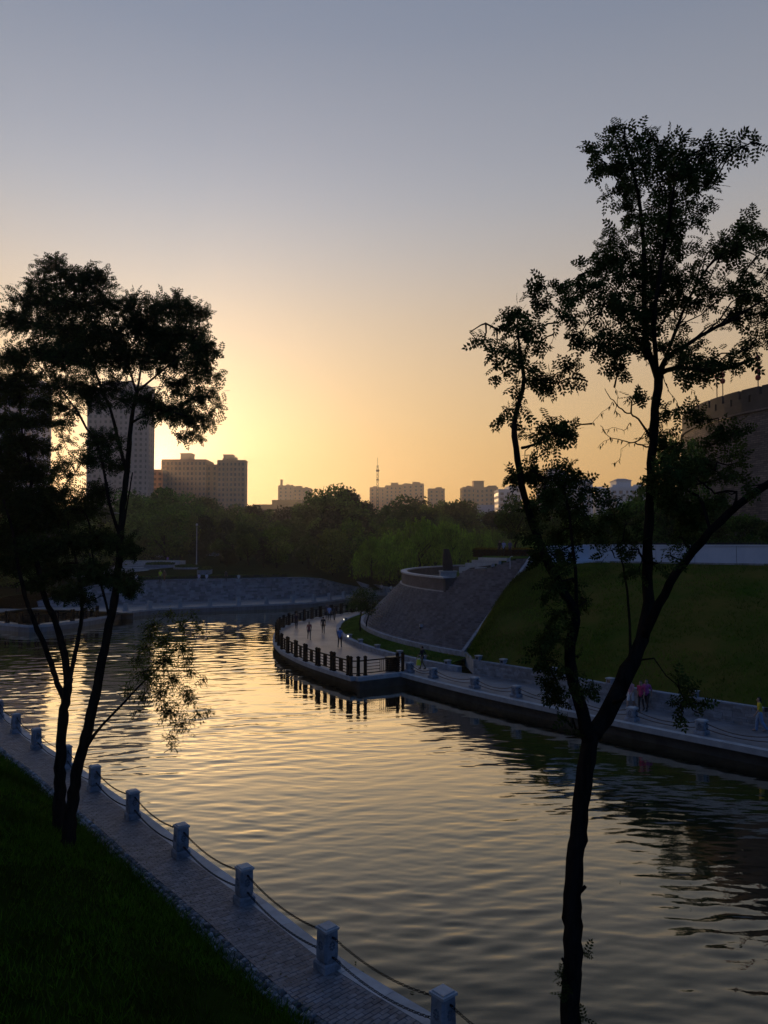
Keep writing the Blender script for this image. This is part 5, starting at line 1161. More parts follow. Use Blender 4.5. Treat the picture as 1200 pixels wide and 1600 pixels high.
tA, nA = photo_tree('locust_tree', 'locust tree with upright forked trunk on the left grass bank', DA, limbsA, [(*q[:3], (q[3] if len(q) > 3 else 1) * (1.9 if q[1] > 760 else 1.2)) for q in leftL], .235, M['leafL'], 31, 700, 1.0, TPLR, pA, .012, swell=1.12, tier=.55)
tB, nB = photo_tree('locust_tree', 'locust tree with right-leaning trunk and wide dark crown on the left bank', DB, limbsB, upL + [(*q[:3], (q[3] if len(q) > 3 else 1) * (1.7 if q[1] > 760 else 1.1)) for q in midL], .235, M['leafL'], 32, 480, 1.0, TPLR, pB, .012, swell=1.12, tier=.62)
# the low leafy branch is a shoot of the leaning tree with small single leaves
g = np.random.default_rng(77); lp, ld, tw = [], [], MB()
for px, py, r_, *dn in brL:
    c = np.array(at(px, py, DB - .7 + g.normal(0, .3))); r = r_ * unit(0, DB); n = int(330 * (r_ / 25) ** 2 * (dn[0] if dn else 1))
    tw.tube([tuple(np.array(at(px - 14, py + 8, DB - .7))), tuple(c)], [.012, .005], 4, 0, False)
    for _ in range(max(6, n // 9)):
        e = g.normal(size=3); e /= np.linalg.norm(e); e *= r * g.uniform(.3, 1.25); e[2] -= .2 * r; tw.tube([tuple(c), tuple(c + e)], [.005, .003], 3, 0, False)
        for _ in range(12): lp.append(c + e * g.uniform(.2, 1) + g.normal(0, .05, 3)); q = e / np.linalg.norm(e) + g.normal(0, .5, 3); q[2] -= .5; ld.append(q)
lp, ld = np.array(lp), np.array(ld); V, F = stamp(SIMPLE, lp, ld, .092 * g.uniform(.6, 1.2, len(lp)), g, .3)
relto(tag(link('shoot_leaves', np_mesh('shoot_leaves', V, F, M['leafY'])), kind='stuff'), tB); relto(tag(tw.build('shoot_twigs', M['bark']), kind='stuff'), tB)

# ---- wood beyond the water: each tree a trunk and a crown of leaf clumps
def crown_mesh(name, seed, mat_, n=3600, size=.62, lobes=16, sx=.5, tall=.55, cone=False):
    g = np.random.default_rng(seed); C = []
    for i in range(lobes):
        a = g.uniform(0, 6.283); z = g.uniform(-1, 1); rr_ = math.sqrt(max(0, 1 - z * z)) * g.uniform(.35, .8)
        if cone: rr_ *= (1 - z) / 2 + .2
        C.append((rr_ * math.cos(a) * sx, rr_ * math.sin(a) * sx, .62 + z * tall * .52, g.uniform(.13, .24)))
    C = np.array(C); k = g.integers(0, lobes, n); v = g.normal(size=(n, 3)); v /= np.linalg.norm(v, axis=1)[:, None]; rad = C[k, 3] * (1 - .55 * g.random(n) ** 2.2) * g.uniform(.85, 1.12, n)
    P = C[k, :3] + v * rad[:, None] * np.array([1.05, 1.05, .85]); V, F = quads(P, size, seed + 1)
    return np_mesh(name, V, F, mat_)
def trunk_mesh(name, seed, n=5):
    g = np.random.default_rng(seed); mb = MB(); top = .55; pts = [(g.normal(0, .01) * k, g.normal(0, .01) * k, top * k / 5) for k in range(6)]
    mb.tube(pts, [.030, .024, .021, .018, .015, .010], 7)
    for k in range(n):
        a = g.uniform(0, 6.28); h = g.uniform(.22, .5); mb.tube([(0, 0, h), (.12 * math.cos(a), .12 * math.sin(a), h + .12), (.25 * math.cos(a), .25 * math.sin(a), h + .26)], [.012, .008, .004], 5)
    return mb.mesh(name, M['bark'], True)
fm = [leafmat('broadleaf_dark', (.044, .074, .014), .3, .5), leafmat('broadleaf_green', (.070, .128, .020), .4, .5), leafmat('broadleaf_olive', (.088, .118, .020), .4, .5), leafmat('willow_green', (.150, .245, .030), .45, .45), leafmat('broadleaf_black', (.018, .026, .010), .2, .5)]
CR = []
for k in range(9):
    m_ = fm[[0, 1, 2, 4, 0, 1, 4, 2, 1][k]]; CR.append((crown_mesh(f'crown', 100 + k, m_, 4200, .052, 13 + k % 4 * 3, .50 + .05 * (k % 3), .60 + .1 * (k % 2), k in (3, 6)), trunk_mesh('trunk', 200 + k)))
def willow_mesh(seed, m_):
    g = np.random.default_rng(seed); P, D_ = [], []
    for i in range(150):
        a = g.uniform(0, 6.28); rr_ = .46 * math.sqrt(g.random()); z0 = .98 - .50 * (rr_ / .46) ** 2 + g.normal(0, .035); ln = g.uniform(.25, .62) * (.5 + rr_)
        x0, y0 = rr_ * math.cos(a), rr_ * math.sin(a)
        for k in range(34):
            f = g.random(); P.append((x0 * (1 + .12 * f) + g.normal(0, .012), y0 * (1 + .12 * f) + g.normal(0, .012), max(z0 - ln * f, .05))); D_.append((g.normal(0, .3), g.normal(0, .3), -1))
    P, D_ = np.array(P), np.array(D_, float); V, F = stamp(SIMPLE, P, D_, .055 * g.uniform(.6, 1.3, len(P)), g, .2); return np_mesh('crown', V, F, m_)
WI = [(willow_mesh(300 + k, fm[3]), trunk_mesh('trunk', 310 + k, 7)) for k in range(3)]
def landmark(px, Y, kind):
    s = [(60, 'below the pale blue tower'), (140, 'behind the left trunks'), (245, 'below the tall grey tower'), (330, 'below the left half of the twin block'), (395, 'below the right half of the twin block'), (440, 'below the low dark hall'), (500, 'below the hazy stacked block'), (570, 'left of the mast'), (610, 'below the mast'), (665, 'below the stepped row'), (720, 'below the square block'), (785, 'below the towered block'), (850, 'below the balcony block'), (925, 'below the gabled block'), (1020, 'below the terraced block')]
    for x, t_ in s:
        if px < x: w_ = t_; break
    else: w_ = 'left of the city wall bastion'
    r_ = 'in the front row' if Y < 165 else ('in the middle row' if Y < 205 else 'in the back row')
    return f'{kind} tree {r_} {w_}'
gw = random.Random(17)
kinds = ['dark dense', 'mid green bushy', 'olive', 'dark upright', 'dark spreading', 'green rounded', 'dark pointed', 'olive rounded', 'green loose']
# skyline heights read along the photograph
sky_x = [-40, 60, 140, 200, 240, 280, 330, 380, 420, 470, 500, 520, 545, 570, 600, 640, 680, 712, 745, 790, 830, 880, 930, 980, 1040, 1100, 1180]
sky_y = [770, 770, 770, 768, 752, 775, 768, 785, 792, 784, 766, 756, 764, 776, 775, 768, 778, 772, 788, 788, 784, 790, 792, 796, 790, 788, 780]
def wood_tree(px, Y, ytop, vi, wf=None):
    x = at(px, 850, Y).x; z0 = park_z(x, Y); h = (at(px, ytop, Y).z - z0) / 1.12; h = max(4, h); t = thing('wood_tree', landmark(px, Y, kinds[vi]), 'tree', (x, Y, z0 - .2), gw.uniform(0, 6.28), 'trees in the wood beyond the water')
    cm, tm = CR[vi]; k = wf or gw.uniform(.85, 1.15); t.scale = (h * k, h * k, h)
    link('trunk', tm, t); link('crown', cm, t); return t
for row, (Y0, y_off, stp) in enumerate(((262, 0, 31), (224, 12, 29), (190, 26, 29), (162, 44, 33))):
    px = -50 + row * 11
    while px < 1180:
        p = px + gw.uniform(-9, 9); Y = Y0 + gw.uniform(-13, 13); yt = float(np.interp(p, sky_x, sky_y)) + y_off + gw.uniform(-5, 10)
        if not (row == 3 and (180 < p < 345)) and not (row >= 2 and p > 1090): wood_tree(p, Y, yt, gw.randrange(9))
        px += stp
for px, Y, yt, vi in ((521, 215, 755, 5), (505, 222, 766, 1), (541, 220, 762, 3), (240, 205, 748, 8), (640, 212, 766, 0), (712, 220, 769, 4), (520, 150, 822, 7), (482, 155, 832, 0), (388, 158, 826, 4), (432, 152, 816, 1), (345, 170, 838, 0), (355, 150, 852, 6)): wood_tree(px, Y, yt, vi)
for i, (px, Y, yt, yb, lab) in enumerate(((580, 128, 838, 905, 'pale green weeping willow left of the stone bastion'), (612, 136, 828, 905, 'weeping willow behind the left rim of the bastion'), (655, 122, 806, 905, 'tall bright weeping willow behind the standing stone'), (700, 130, 812, 905, 'weeping willow right of the standing stone'), (735, 142, 824, 900, 'small weeping willow left of the clipped hedge'), (770, 150, 826, 880, 'bright willow beyond the clipped hedge'), (810, 150, 822, 880, 'light green willow behind the people at the hedge'), (850, 155, 826, 880, 'light willow behind the left limb'), (905, 150, 820, 880, 'light green willow between the two limbs'), (960, 155, 815, 880, 'willow behind the white wall end block'), (1020, 150, 818, 880, 'willow behind the main trunk and white wall'))):
    p = at(px, yb, Y); cm, tm = WI[i % 3]; h = (yb - yt) * unit(0, Y); t = thing('willow_tree', lab, 'willow', p, i * 1.3, 'weeping willows behind the bastion'); k = (1.0, 1.25, 1.1)[i % 3]; t.scale = (h * k, h * k, h); link('trunk', tm, t); link('crown', cm, t)
for i, (px, Y, yt, lab) in enumerate(((1050, 67, 805, 'dark shrub tree behind the white wall beside the trunk'), (1095, 66, 805, 'dark shrub tree at the foot of the city wall'), (1140, 65, 812, 'dark green shrub tree behind the white wall below the bastion'), (1185, 62, 812, 'dark shrub tree at the right edge behind the white wall'), (985, 74, 818, 'small green shrub tree behind the white wall end block'))):
    p = at(px, 850, Y); h = at(px, yt, Y).z - 7.4; t = thing('shrub_tree', lab, 'tree', (p.x, Y, 7.4), i * 2.0); t.scale = (h * 1.1, h * 1.1, h); cm, tm = CR[(1, 0, 1, 4, 8)[i]]; link('trunk', tm, t); link('crown', cm, t)
for i, (px, Y, yt) in enumerate(((-35, 140, 800), (0, 132, 812), (35, 138, 800), (70, 132, 818), (105, 140, 806), (140, 134, 822), (168, 142, 826), (-15, 120, 846), (28, 118, 858), (60, 120, 866), (100, 128, 862), (135, 130, 868), (190, 175, 836), (225, 180, 838), (270, 182, 842), (310, 184, 840))):
    x = at(px, 850, Y).x; z0 = park_z(x, Y) - .1; h = (at(px, yt, Y).z - z0) / 1.1; t = thing('wood_tree', f"{kinds[(i * 4) % 9]} tree low among the far left plaza trees, {'behind the steps' if px > 180 else 'behind the left trunks' if px > 80 else 'at the left edge'}", 'tree', (x, Y, z0), i * 1.7, 'trees round the far left plaza'); t.scale = (h * 1.35, h * 1.35, h); cm, tm = CR[(i * 4) % 9]; link('trunk', tm, t); link('crown', cm, t)
for i, (px, Y, yt, lab, vi, wf) in enumerate(((1062, 64, 672, 'tall dark tree on the hilltop just right of the main trunk', 1, .5), (1024, 66, 735, 'dark tree on the hilltop behind the main trunk', 0, .85), (915, 68, 800, 'low round tree behind the white wall between the limbs', 1, 1.1), (945, 66, 792, 'low dark tree behind the white wall left of the main trunk', 0, 1.1), (978, 64, 778, 'dark round tree behind the white wall beside the main trunk', 4, 1.05), (885, 74, 800, 'low dark tree behind the wall end block', 0, 1.1), (1000, 64, 775, 'dark tree behind the white wall touching the main trunk', 1, 1.0), (1105, 61, 768, 'dark tree on the hilltop in front of the city wall', 4, .85), (1158, 62, 800, 'dark green tree on the hilltop below the city wall parapet', 1, .9), (1215, 58, 800, 'dark tree at the right edge on the hilltop', 0, .8), (868, 78, 752, 'dark tree on the hilltop behind the left limb', 4, .8), (806, 84, 768, 'dark tree on the hilltop behind the clipped hedge', 0, .85))):
    p = at(px, 850, Y); h = at(px, yt, Y).z - 7.4; t = thing('hilltop_tree', lab, 'tree', (p.x, Y, 7.4), i * 1.9); h /= 1.1; t.scale = (h * wf, h * wf, h); cm, tm = CR[vi]; link('trunk', tm, t); link('crown', cm, t)
# small tree on the planter beside the plaza
g = np.random.default_rng(55); p = gnd(563, 988, .45); D = p.y; t = thing('planter_tree', 'small leaning two-stemmed tree on the planter beside the plaza', 'tree', p)
mb = MB(); mb.tube([(0, 0, -.1), (-.05, 0, 1.0), (.1, 0, 2.0), (0, 0, 3.0)], [.09, .075, .06, .03], 7); mb.tube([(.55, .3, -.1), (.6, .2, 1.0), (.9, .1, 1.9), (1.0, 0, 2.8)], [.07, .06, .045, .02], 7)
for k in range(9): a = g.uniform(0, 6.28); mb.tube([(.3 * (k % 2) * 2, 0, 1.9 + .1 * k), (.5 * math.cos(a) + .3, .5 * math.sin(a), 2.4 + .1 * k), (1.3 * math.cos(a) + .3, 1.3 * math.sin(a), 3.0 + .1 * k)], [.03, .02, .008], 5)
mb.build('trunk', M['bark'], t, True)
P = []
for k in range(26):
    a = g.uniform(0, 6.28); r_ = g.uniform(.2, 1.35); c = np.array([.25 + r_ * math.cos(a), r_ * math.sin(a), g.uniform(2.1, 4.1) - .25 * r_]); P.append(c + g.normal(0, .27, (130, 3)))
V, F = quads(np.concatenate(P), .15, 9); tag(link('crown', np_mesh('crown', V, F, fm[0]), t), kind='stuff')
# ------------------------------------------------------------------ people
def person_mesh(name, J, Rr, bones, voxel=.016, smooth=4):
    """one continuous body grown from a skeleton: tapered limbs are joined, remeshed to one skin, and coloured by body zone"""
    bm = bmesh.new()
    def cone(a, b, ra, rb):
        a, b = Vector(a), Vector(b); d = b - a; L = d.length
        m = Matrix.Translation((a + b) / 2) @ d.to_track_quat('Z', 'Y').to_matrix().to_4x4()
        bmesh.ops.create_cone(bm, cap_ends=True, segments=12, radius1=ra, radius2=rb, depth=max(L, 1e-4), matrix=m)
    def ball(c, r, s=(1, 1, 1)): bmesh.ops.create_uvsphere(bm, u_segments=14, v_segments=9, radius=r, matrix=Matrix.Translation(c) @ Matrix.Diagonal((*s, 1)))
    for a, b, zone in bones: cone(J[a], J[b], Rr[a], Rr[b]); ball(J[a], Rr[a]); ball(J[b], Rr[b])
    c = Vector(J['chest']); p = Vector(J['pelvis']); up = (c - p).normalized()
    ball(c + up * .06, .150, (1.18, .70, 1.15)); ball(p.lerp(c, .45), .125, (1.12, .78, 1.2)); ball(p + Vector((0, 0, .02)), .145, (1.12, .82, .95))
    hd = Vector(J['head']); ball(hd, .102, (.80, .95, 1.14)); ball(hd + Vector((0, .03, -.055)), .07, (.85, .95, .95)); ball(hd + Vector((0, .108, -.012)), .020, (.8, 1.1, 1.4))
    for s in (-1, 1): ball(hd + Vector((s * .083, -.005, -.01)), .026, (.45, .8, 1.2))
    me = bpy.data.meshes.new(name + '_raw'); bm.to_mesh(me); bm.free()
    o = bpy.data.objects.new(name + '_raw', me); COL.objects.link(o)
    r = o.modifiers.new('r', 'REMESH'); r.mode = 'VOXEL'; r.voxel_size = voxel; r.use_smooth_shade = True
    sm = o.modifiers.new('s', 'SMOOTH'); sm.factor = .5; sm.iterations = smooth
    dg = bpy.context.evaluated_depsgraph_get(); out_ = bpy.data.meshes.new_from_object(o.evaluated_get(dg)); bpy.data.objects.remove(o)
    bm = bmesh.new(); bm.from_mesh(out_)         # five separate fingers on each hand
    for s in ('l', 'r'):
        w_, h_ = Vector(J['wrist_' + s]), Vector(J['hand_' + s]); d = (h_ - w_).normalized(); sd_ = Vector((0, 1, 0)) - d * d.y; sd_.normalize(); nrm = d.cross(sd_) * (1 if s == 'l' else -1)
        for k, (o_, l) in enumerate(((-.027, .062), (-.009, .074), (.009, .078), (.027, .070), (.040, .055))):
            a = h_ + sd_ * o_ + d * (.02 if k < 4 else -.035); e = d if k < 4 else (d * .6 + sd_ * .8).normalized(); q = a
            for j in range(3):
                nx = q + (e + nrm * (.28 * j)).normalized() * l / 3; m = Matrix.Translation((q + nx) / 2) @ (nx - q).to_track_quat('Z', 'Y').to_matrix().to_4x4()
                bmesh.ops.create_cone(bm, cap_ends=True, segments=5, radius1=.0095 - .0012 * j, radius2=.0085 - .0012 * j, depth=(nx - q).length * 1.1, matrix=m); q = nx
    bm.to_mesh(out_); bm.free(); out_.name = name
    zones = {'skin': 0, 'shirt': 1, 'trousers': 2, 'shoe': 3}
    n = len(out_.polygons); C = np.zeros(n * 3); out_.polygons.foreach_get('center', C); C = C.reshape(-1, 3); best = np.full(n, 9.0); idx = np.zeros(n, int)
    for a, b, zone in bones:
        A, B = np.array(J[a]), np.array(J[b]); t = np.clip(((C - A) @ (B - A)) / max((B - A) @ (B - A), 1e-9), 0, 1); d = np.linalg.norm(C - (A + t[:, None] * (B - A)), axis=1) - (Rr[a] * (1 - t) + Rr[b] * t)
        s = d < best; best[s] = d[s]; idx[s] = zones[zone]
    dh = np.linalg.norm(C - np.array(hd), axis=1); idx[dh < .135] = 0
    out_.materials.clear()
    for _ in range(4): out_.materials.append(None)
    out_.polygons.foreach_set('material_index', idx.astype(np.int32)); out_.polygons.foreach_set('use_smooth', np.ones(n, bool)); out_.update(); return out_
def skeleton(stride=.32, arm=.25, skirt=0, sit=False, short=True, wide=1.0, bend_l=0.0):
    J = dict(pelvis=(0, 0, .93), waist=(0, 0, 1.08), chest=(0, .015, 1.30), neck=(0, .01, 1.46), head=(0, .035, 1.60))
    Rr = dict(pelvis=.125, waist=.115, chest=.12, neck=.052, head=.09)
    bones = [('pelvis', 'waist', 'shirt'), ('waist', 'chest', 'shirt'), ('chest', 'neck', 'shirt'), ('neck', 'head', 'skin')]
    for s, k in (('l', -1), ('r', 1)):
        f = k * stride
        J['hip_' + s] = (k * .09, 0, .90); J['knee_' + s] = (k * .095, f * .52 + .03, .50 + .02 * (f < 0)); J['ank_' + s] = (k * .095, f * 1.0 - (.10 if f < 0 else -.0), .085 + (.09 if f < 0 else 0)); J['toe_' + s] = (k * .105, J['ank_' + s][1] + .17, .035 + (.03 if f < 0 else 0)); J['heel_' + s] = (k * .095, J['ank_' + s][1] - .03, .045 + (.09 if f < 0 else 0))
        J['sh_' + s] = (k * .175, 0, 1.405); a = -k * arm
        J['elb_' + s] = (k * .225, a * .5 - .02, 1.13); J['wrist_' + s] = (k * .225, a * 1.0 + .06, .90); J['hand_' + s] = (k * .222, a * 1.1 + .09, .83)
        if sit: J['knee_' + s] = (k * .11, .42, .93); J['ank_' + s] = (k * .11, .45, .53); J['toe_' + s] = (k * .12, .6, .49); J['heel_' + s] = (k * .11, .42, .49)
        for n_, r_ in (('hip', .088 * wide), ('knee', .056 * (1 + (wide - 1) * 1.6)), ('ank', .040 * (1 + (wide - 1) * 2.2)), ('toe', .034), ('heel', .036), ('sh', .060), ('elb', .042), ('wrist', .029), ('hand', .036)): Rr[f'{n_}_{s}'] = r_
        bones += [('chest', 'sh_' + s, 'shirt'), ('sh_' + s, 'elb_' + s, 'shirt'), ('elb_' + s, 'wrist_' + s, 'skin' if short else 'shirt'), ('wrist_' + s, 'hand_' + s, 'skin'), ('pelvis', 'hip_' + s, 'trousers'), ('hip_' + s, 'knee_' + s, 'trousers'), ('knee_' + s, 'ank_' + s, 'skin' if skirt else 'trousers'), ('ank_' + s, 'toe_' + s, 'shoe'), ('heel_' + s, 'toe_' + s, 'shoe')]
    return J, Rr, bones
PM = [person_mesh('person_body', *skeleton(.26, .24)), person_mesh('person_body', *skeleton(-.22, -.2)), person_mesh('person_body', *skeleton(.06, .08)), person_mesh('person_body', *skeleton(.18, .16, wide=1.35)), person_mesh('person_body', *skeleton(.2, .2, skirt=1, wide=1.2)), person_mesh('person_body', *skeleton(0, .3, sit=True))]
def hair_mesh(long):
    bm = bmesh.new(); bmesh.ops.create_uvsphere(bm, u_segments=16, v_segments=10, radius=.112, matrix=Matrix.Translation((0, .018, 1.618)) @ Matrix.Diagonal((.84, .98, 1.1, 1)))
    bmesh.ops.delete(bm, geom=[v for v in bm.verts if (v.co.y > .055 and v.co.z < 1.67) or v.co.z < (1.50 if long else 1.55)], context='VERTS')
    if long: bmesh.ops.create_uvsphere(bm, u_segments=12, v_segments=8, radius=.085, matrix=Matrix.Translation((0, -.055, 1.47)) @ Matrix.Diagonal((.95, .5, 1.5, 1)))
    me = bpy.data.meshes.new('hair'); bm.to_mesh(me); bm.free(); me.materials.append(mat('black_hair', (.012, .010, .010), .5)); return me
HAIR = [hair_mesh(False), hair_mesh(True)]
skin = mat('skin', (.30, .19, .14), .6, .08, 10); cmat = {}
def cloth(c):
    if c not in cmat: cmat[c] = mat('cloth', c, .85, .15, 8)
    return cmat[c]
def person(label, p, face, pose, shirt, trs, shoe=(.03, .03, .03), h=1.70, long=0, group=None):
    o = link('person', PM[pose]); o.location = p; o.rotation_euler = (0, 0, face); s = h / 1.72; o.scale = (s, s, s); tag(o, label, 'person', group)
    for i, m_ in enumerate((skin, cloth(shirt), cloth(trs), cloth(shoe))): o.material_slots[i].link = 'OBJECT'; o.material_slots[i].material = m_
    link('hair', HAIR[long], o); return o
blk, nvy, gry_, wt = (.018, .018, .022), (.03, .035, .06), (.12, .12, .13), (.55, .57, .62)
G1 = 'people strolling on the curved plaza'
away = 0.0; toward = math.pi
person('person in a blue T-shirt walking on the plaza nearest the planter kerb', gnd(531, 1012), away - .1, 0, (.10, .19, .42), blk, h=1.74, group=G1)
person('person in a dark red top walking on the plaza towards the railing', gnd(483, 999.5), toward + .2, 1, (.19, .035, .055), nvy, h=1.68, group=G1)
person('person in black in the middle of the plaza', gnd(505, 990.5), away + .1, 2, blk, blk, h=1.72, group=G1)
person('person in dark maroon close to the far side of the plaza railing', gnd(463, 983), toward, 1, (.045, .02, .03), blk, h=1.7, group=G1)
person('person in a pale blue shirt and dark shorts on the far end of the plaza', gnd(514.5, 969.5), away, 0, (.32, .38, .62), blk, h=1.72, group=G1)
person('person in dark clothes walking beside the pale blue shirt', gnd(522.5, 969.5), away - .15, 1, blk, blk, h=1.7, group=G1)
person('person half hidden behind the pale blue shirt near the far railing', gnd(511, 966.5), toward, 2, (.05, .05, .08), blk, h=1.75, group=G1)
G2 = 'people on the right bank path'
pb_ = gnd(660, 1046); person('person in black carrying a yellow bag on the right path', pb_, .9, 0, blk, (.10, .085, .05), h=1.66, group=G2)
t = thing('shopping_bag', 'yellow bag hanging from the hand of the person in black', 'bag', pb_ + Vector((-.28, -.12, .32)))
mb = MB(); mb.box((0, 0, .2), (.30, .16, .40), .3, 0, .8); mb.build('bag_body', mat('yellow_plastic', (.55, .50, .02), .5), t); mb = MB(); mb.tube([(-.06, 0, .4), (-.03, 0, .52), (.03, 0, .52), (.06, 0, .4)], .012, 5); mb.build('handle', mat('yellow_handle', (.5, .45, .02), .5), t)
person('person in a magenta top beside the leaning limb on the right path', gnd(1002, 1111.5), 2.4, 2, (.40, .035, .11), blk, h=1.63, long=1, group=G2)
person('person in a purple top beside the one in magenta', gnd(1011, 1110), 2.4, 1, (.30, .06, .24), blk, h=1.66, long=1, group=G2)
person('person in pale pink with white shorts half hidden by the leaning limb', gnd(986, 1108), 2.2, 4, (.36, .20, .24), (.55, .55, .58), (.5, .5, .5), h=1.62, long=1, group=G2)
person('person in a bright yellow top and wide blue trousers at the right edge', gnd(1188, 1143.5), 1.2, 3, (.46, .36, .02), (.14, .22, .36), (.25, .18, .15), h=1.64, long=1, group=G2)
t = thing('shoulder_bag', 'small black bag at the side of the person in yellow', 'bag', gnd(1196, 1139, 0) + Vector((.05, -.1, .95))); mb = MB(); mb.box((0, 0, 0), (.24, .1, .2)); mb.build('bag_body', M['black'], t); mb = MB(); mb.tube([(-.1, 0, .1), (-.12, 0, .45), (.08, 0, .45), (.1, 0, .1)], .01, 5); mb.build('strap', M['black'], t)
G3 = 'people on the hilltop'
for px, py, c, lab, pose in ((781, 861, blk, 'person in black behind the clipped hedge', 2), (787, 862, (.42, .45, .66), 'person in a pale top behind the clipped hedge', 1), (797, 861, (.10, .10, .18), 'person in a dark blue top behind the clipped hedge, rightmost of three', 2)):
    q = at(px, py, 79.5); person(lab, (q.x, 79.5, 7.74), 2.6, pose, c, blk, h=1.62, group=G3)
q = at(960, 860, 67); person('person in an orange top behind the white wall end block', (q.x, 67, 7.46), toward, 2, (.30, .09, .03), (.16, .10, .07), h=1.68, group=G3)
G4 = 'people on the far plaza'
for px, py, c, c2, lab, pose, hgt in ((250.5, 898, (.42, .55, .02), blk, 'person in a bright yellow-green vest beside the terrace steps', 2, 1.75), (257, 897, (.16, .07, .05), (.18, .09, .04), 'person in brown beside the yellow-green vest', 1, 1.7), (311, 897, (.45, .42, .6), blk, 'person in pale lilac sitting on the far plaza left of the lamp post', 5, 1.7), (323, 897, (.5, .5, .62), nvy, 'person in white sitting on the far plaza right of the lamp post', 5, 1.7), (213, 898, (.6, .6, .62), blk, 'person in white sitting at the terrace steps', 5, 1.7), (353, 897, (.08, .05, .05), blk, 'person in dark clothes on the far plaza right of the seated pair', 2, 1.7), (373, 897, (.5, .5, .5), blk, 'person in white low behind the planter hedge end', 5, 1.7), (262, 876, (.22, .16, .5), blk, 'person in purple behind the curved planter', 1, 1.7), (337, 871, (.5, .5, .55), blk, 'person in white in the dark wood, left of the pair of walkers', 2, 1.7), (345, 872, (.5, .48, .5), gry_, 'person in pale clothes in the dark wood, middle of three', 1, 1.7), (353, 872, (.45, .45, .5), gry_, 'person in pale clothes in the dark wood, right of three', 2, 1.7)):
    for z in (4.4, 4.8, 5.2): 
        q = gnd(px, py, z)
        if park_z(q.x, q.y) <= z: break
    z = park_z(q.x, q.y)
    if q.x < -41 and q.y > 138 and q.y < 166: z = 3.75 + int((q.y - 138) / 4.6) * .34
    person(lab, (q.x, q.y, z - (.45 if pose == 5 else 0)), toward if px < 300 else away, pose, c, c2, h=hgt, group=G4)
    if pose == 5:
        t = thing('stone_bench', 'stone block under the ' + lab.split('person in ')[1].replace(' sitting', ' sitter').replace(' low ', ' sitter '), 'seat', (q.x, q.y - .05, z))
        mb = MB(); mb.box((0, 0, .19), (.5, .4, .38)); mb.build('block', M['palestone'], t); mb = MB(); mb.box((0, 0, .40), (.56, .46, .04)); mb.build('top_slab', M['palestone'], t)
for px, py, lab in ((596, 923, 'person in white on the far shore behind the bastion, left of two'), (611, 925, 'person in pale clothes on the far shore behind the bastion, right of two')):
    q = gnd(px, py + 4, .1); person(lab, q, toward, 2, wt, blk, h=1.7, group='people on the far shore')

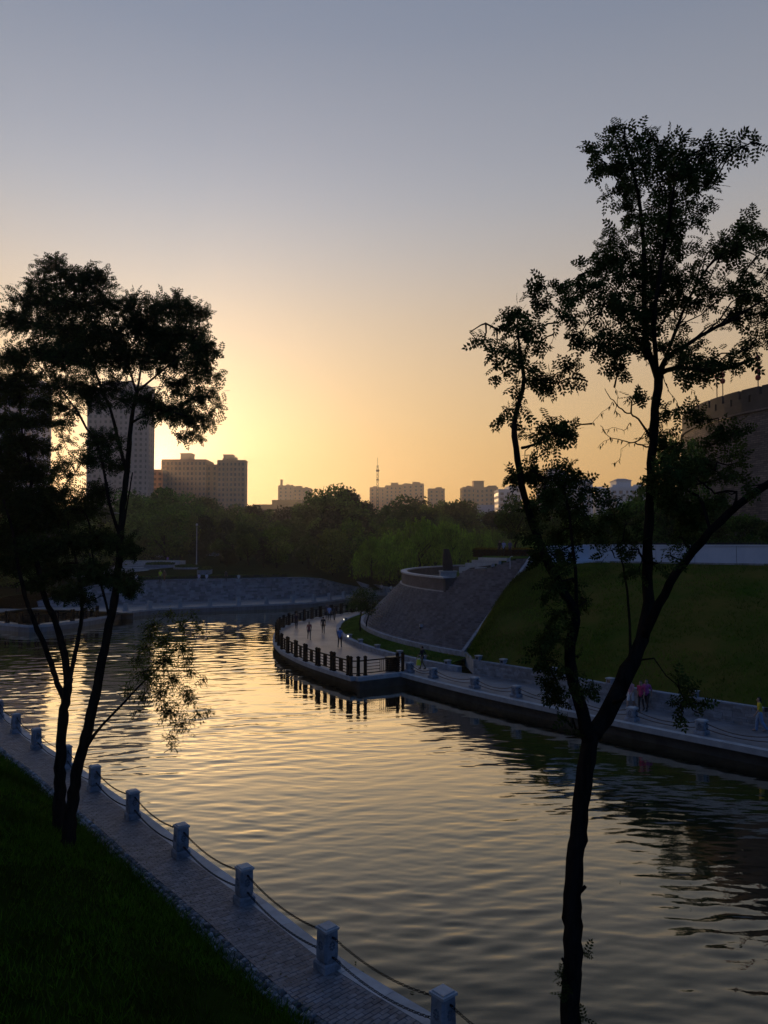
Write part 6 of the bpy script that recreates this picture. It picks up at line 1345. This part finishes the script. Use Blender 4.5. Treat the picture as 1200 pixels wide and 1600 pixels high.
# ------------------------------------------------------------------ parked cars among the far trees
def car(px, py, d, col, label, rz):
    p = at(px, py, d); z = park_z(p.x, d); t = thing('parked_car', label, 'car', (p.x, d, z), rz, 'cars parked behind the far plaza')
    prof = [(-2.2, .35), (-2.25, .75), (-1.5, .95), (-.9, 1.42), (.75, 1.45), (1.45, .98), (2.15, .85), (2.25, .4)]
    cm_ = mat('car_paint', col, .3, .05, 2, spec=.5); mb = MB(); k = len(prof)
    vs = [(x, -.85 * (1 if z_ < 1 else .82), z_) for x, z_ in prof] + [(x, .85 * (1 if z_ < 1 else .82), z_) for x, z_ in prof]
    mb.add(vs, [tuple(range(k)), tuple(reversed(range(k, 2 * k)))] + [(i, i + k, (i + 1) % k + k, (i + 1) % k) for i in range(k)]); mb.build('body', cm_, t)
    mb = MB()
    for s in (-1, 1):
        y = s * .815; f = [(-1.3, y, 1.0), (1.25, y, 1.0), (.68, y * .885, 1.36), (-.82, y * .885, 1.36)]; mb.add(f if s < 0 else f[::-1], [(0, 1, 2, 3)])
    mb.add([(1.42, -.66, 1.02), (1.42, .66, 1.02), (.80, .62, 1.41), (.80, -.62, 1.41)], [(0, 1, 2, 3)]); mb.add([(-1.46, .66, 1.0), (-1.46, -.66, 1.0), (-.95, -.62, 1.40), (-.95, .62, 1.40)], [(0, 1, 2, 3)]); mb.build('window', M['glass'], t)
    for x in (-1.4, 1.4):
        for s in (-1, 1):
            mb = MB(); mb.tube([(x, s * .66, .33), (x, s * .87, .33)], .33, 14); w_ = mb.build('wheel', M['black'], t); mb = MB(); mb.tube([(x, s * .86, .33), (x, s * .885, .33)], .2, 10); mb.build('hub', M['steel'], w_)
car(243, 862, 205, (.60, .62, .65), 'white car parked at the edge of the dark wood', .1)
car(329, 862, 210, (.30, .36, .48), 'pale blue car parked in the dark wood', 0.0)

# ------------------------------------------------------------------ evening haze: one closed box of thin air
mb = MB(); mb.box((0, 480, 68), (2440, 1620, 146)); hz = mb.build('haze', []); tag(hz, kind='stuff')
hm = bpy.data.materials.new('haze'); hm.use_nodes = True; n = hm.node_tree; n.nodes.clear()
o = n.nodes.new('ShaderNodeOutputMaterial'); pv = n.nodes.new('ShaderNodeVolumePrincipled'); pv.inputs['Color'].default_value = (.92, .90, .88, 1); pv.inputs['Density'].default_value = .00030; pv.inputs['Anisotropy'].default_value = .74
n.links.new(pv.outputs[0], o.inputs['Volume']); hz.data.materials.append(hm)

# ------------------------------------------------------------------ alike neighbours: say where each one stands in its row
byl = {}
for o in COL.objects:
    if o.parent is None and o.get('label') and o.get('category'): byl.setdefault(o['label'], []).append(o)
def across(o): return o.location.x / max(o.location.y, 1)
for lab, os_ in byl.items():
    if len(os_) < 2: continue
    os_.sort(key=across); n = len(os_)
    names = {2: ['left one', 'right one'], 3: ['leftmost', 'middle one', 'rightmost']}.get(n) or (['leftmost'] + [ordn[min(i, 12)] + ' from left' for i in range(1, n)])
    if n > 13: names = ['leftmost'] + [ordn[i] + ' from left' for i in range(1, n // 2)] + [ordn[n - 1 - i] + ' from right' for i in range(n // 2, n - 1)] + ['rightmost']
    for o, w_ in zip(os_, names): o['label'] = lab.replace(' in the ', ' in ').replace(' of the ', ' of ') + ', ' + w_
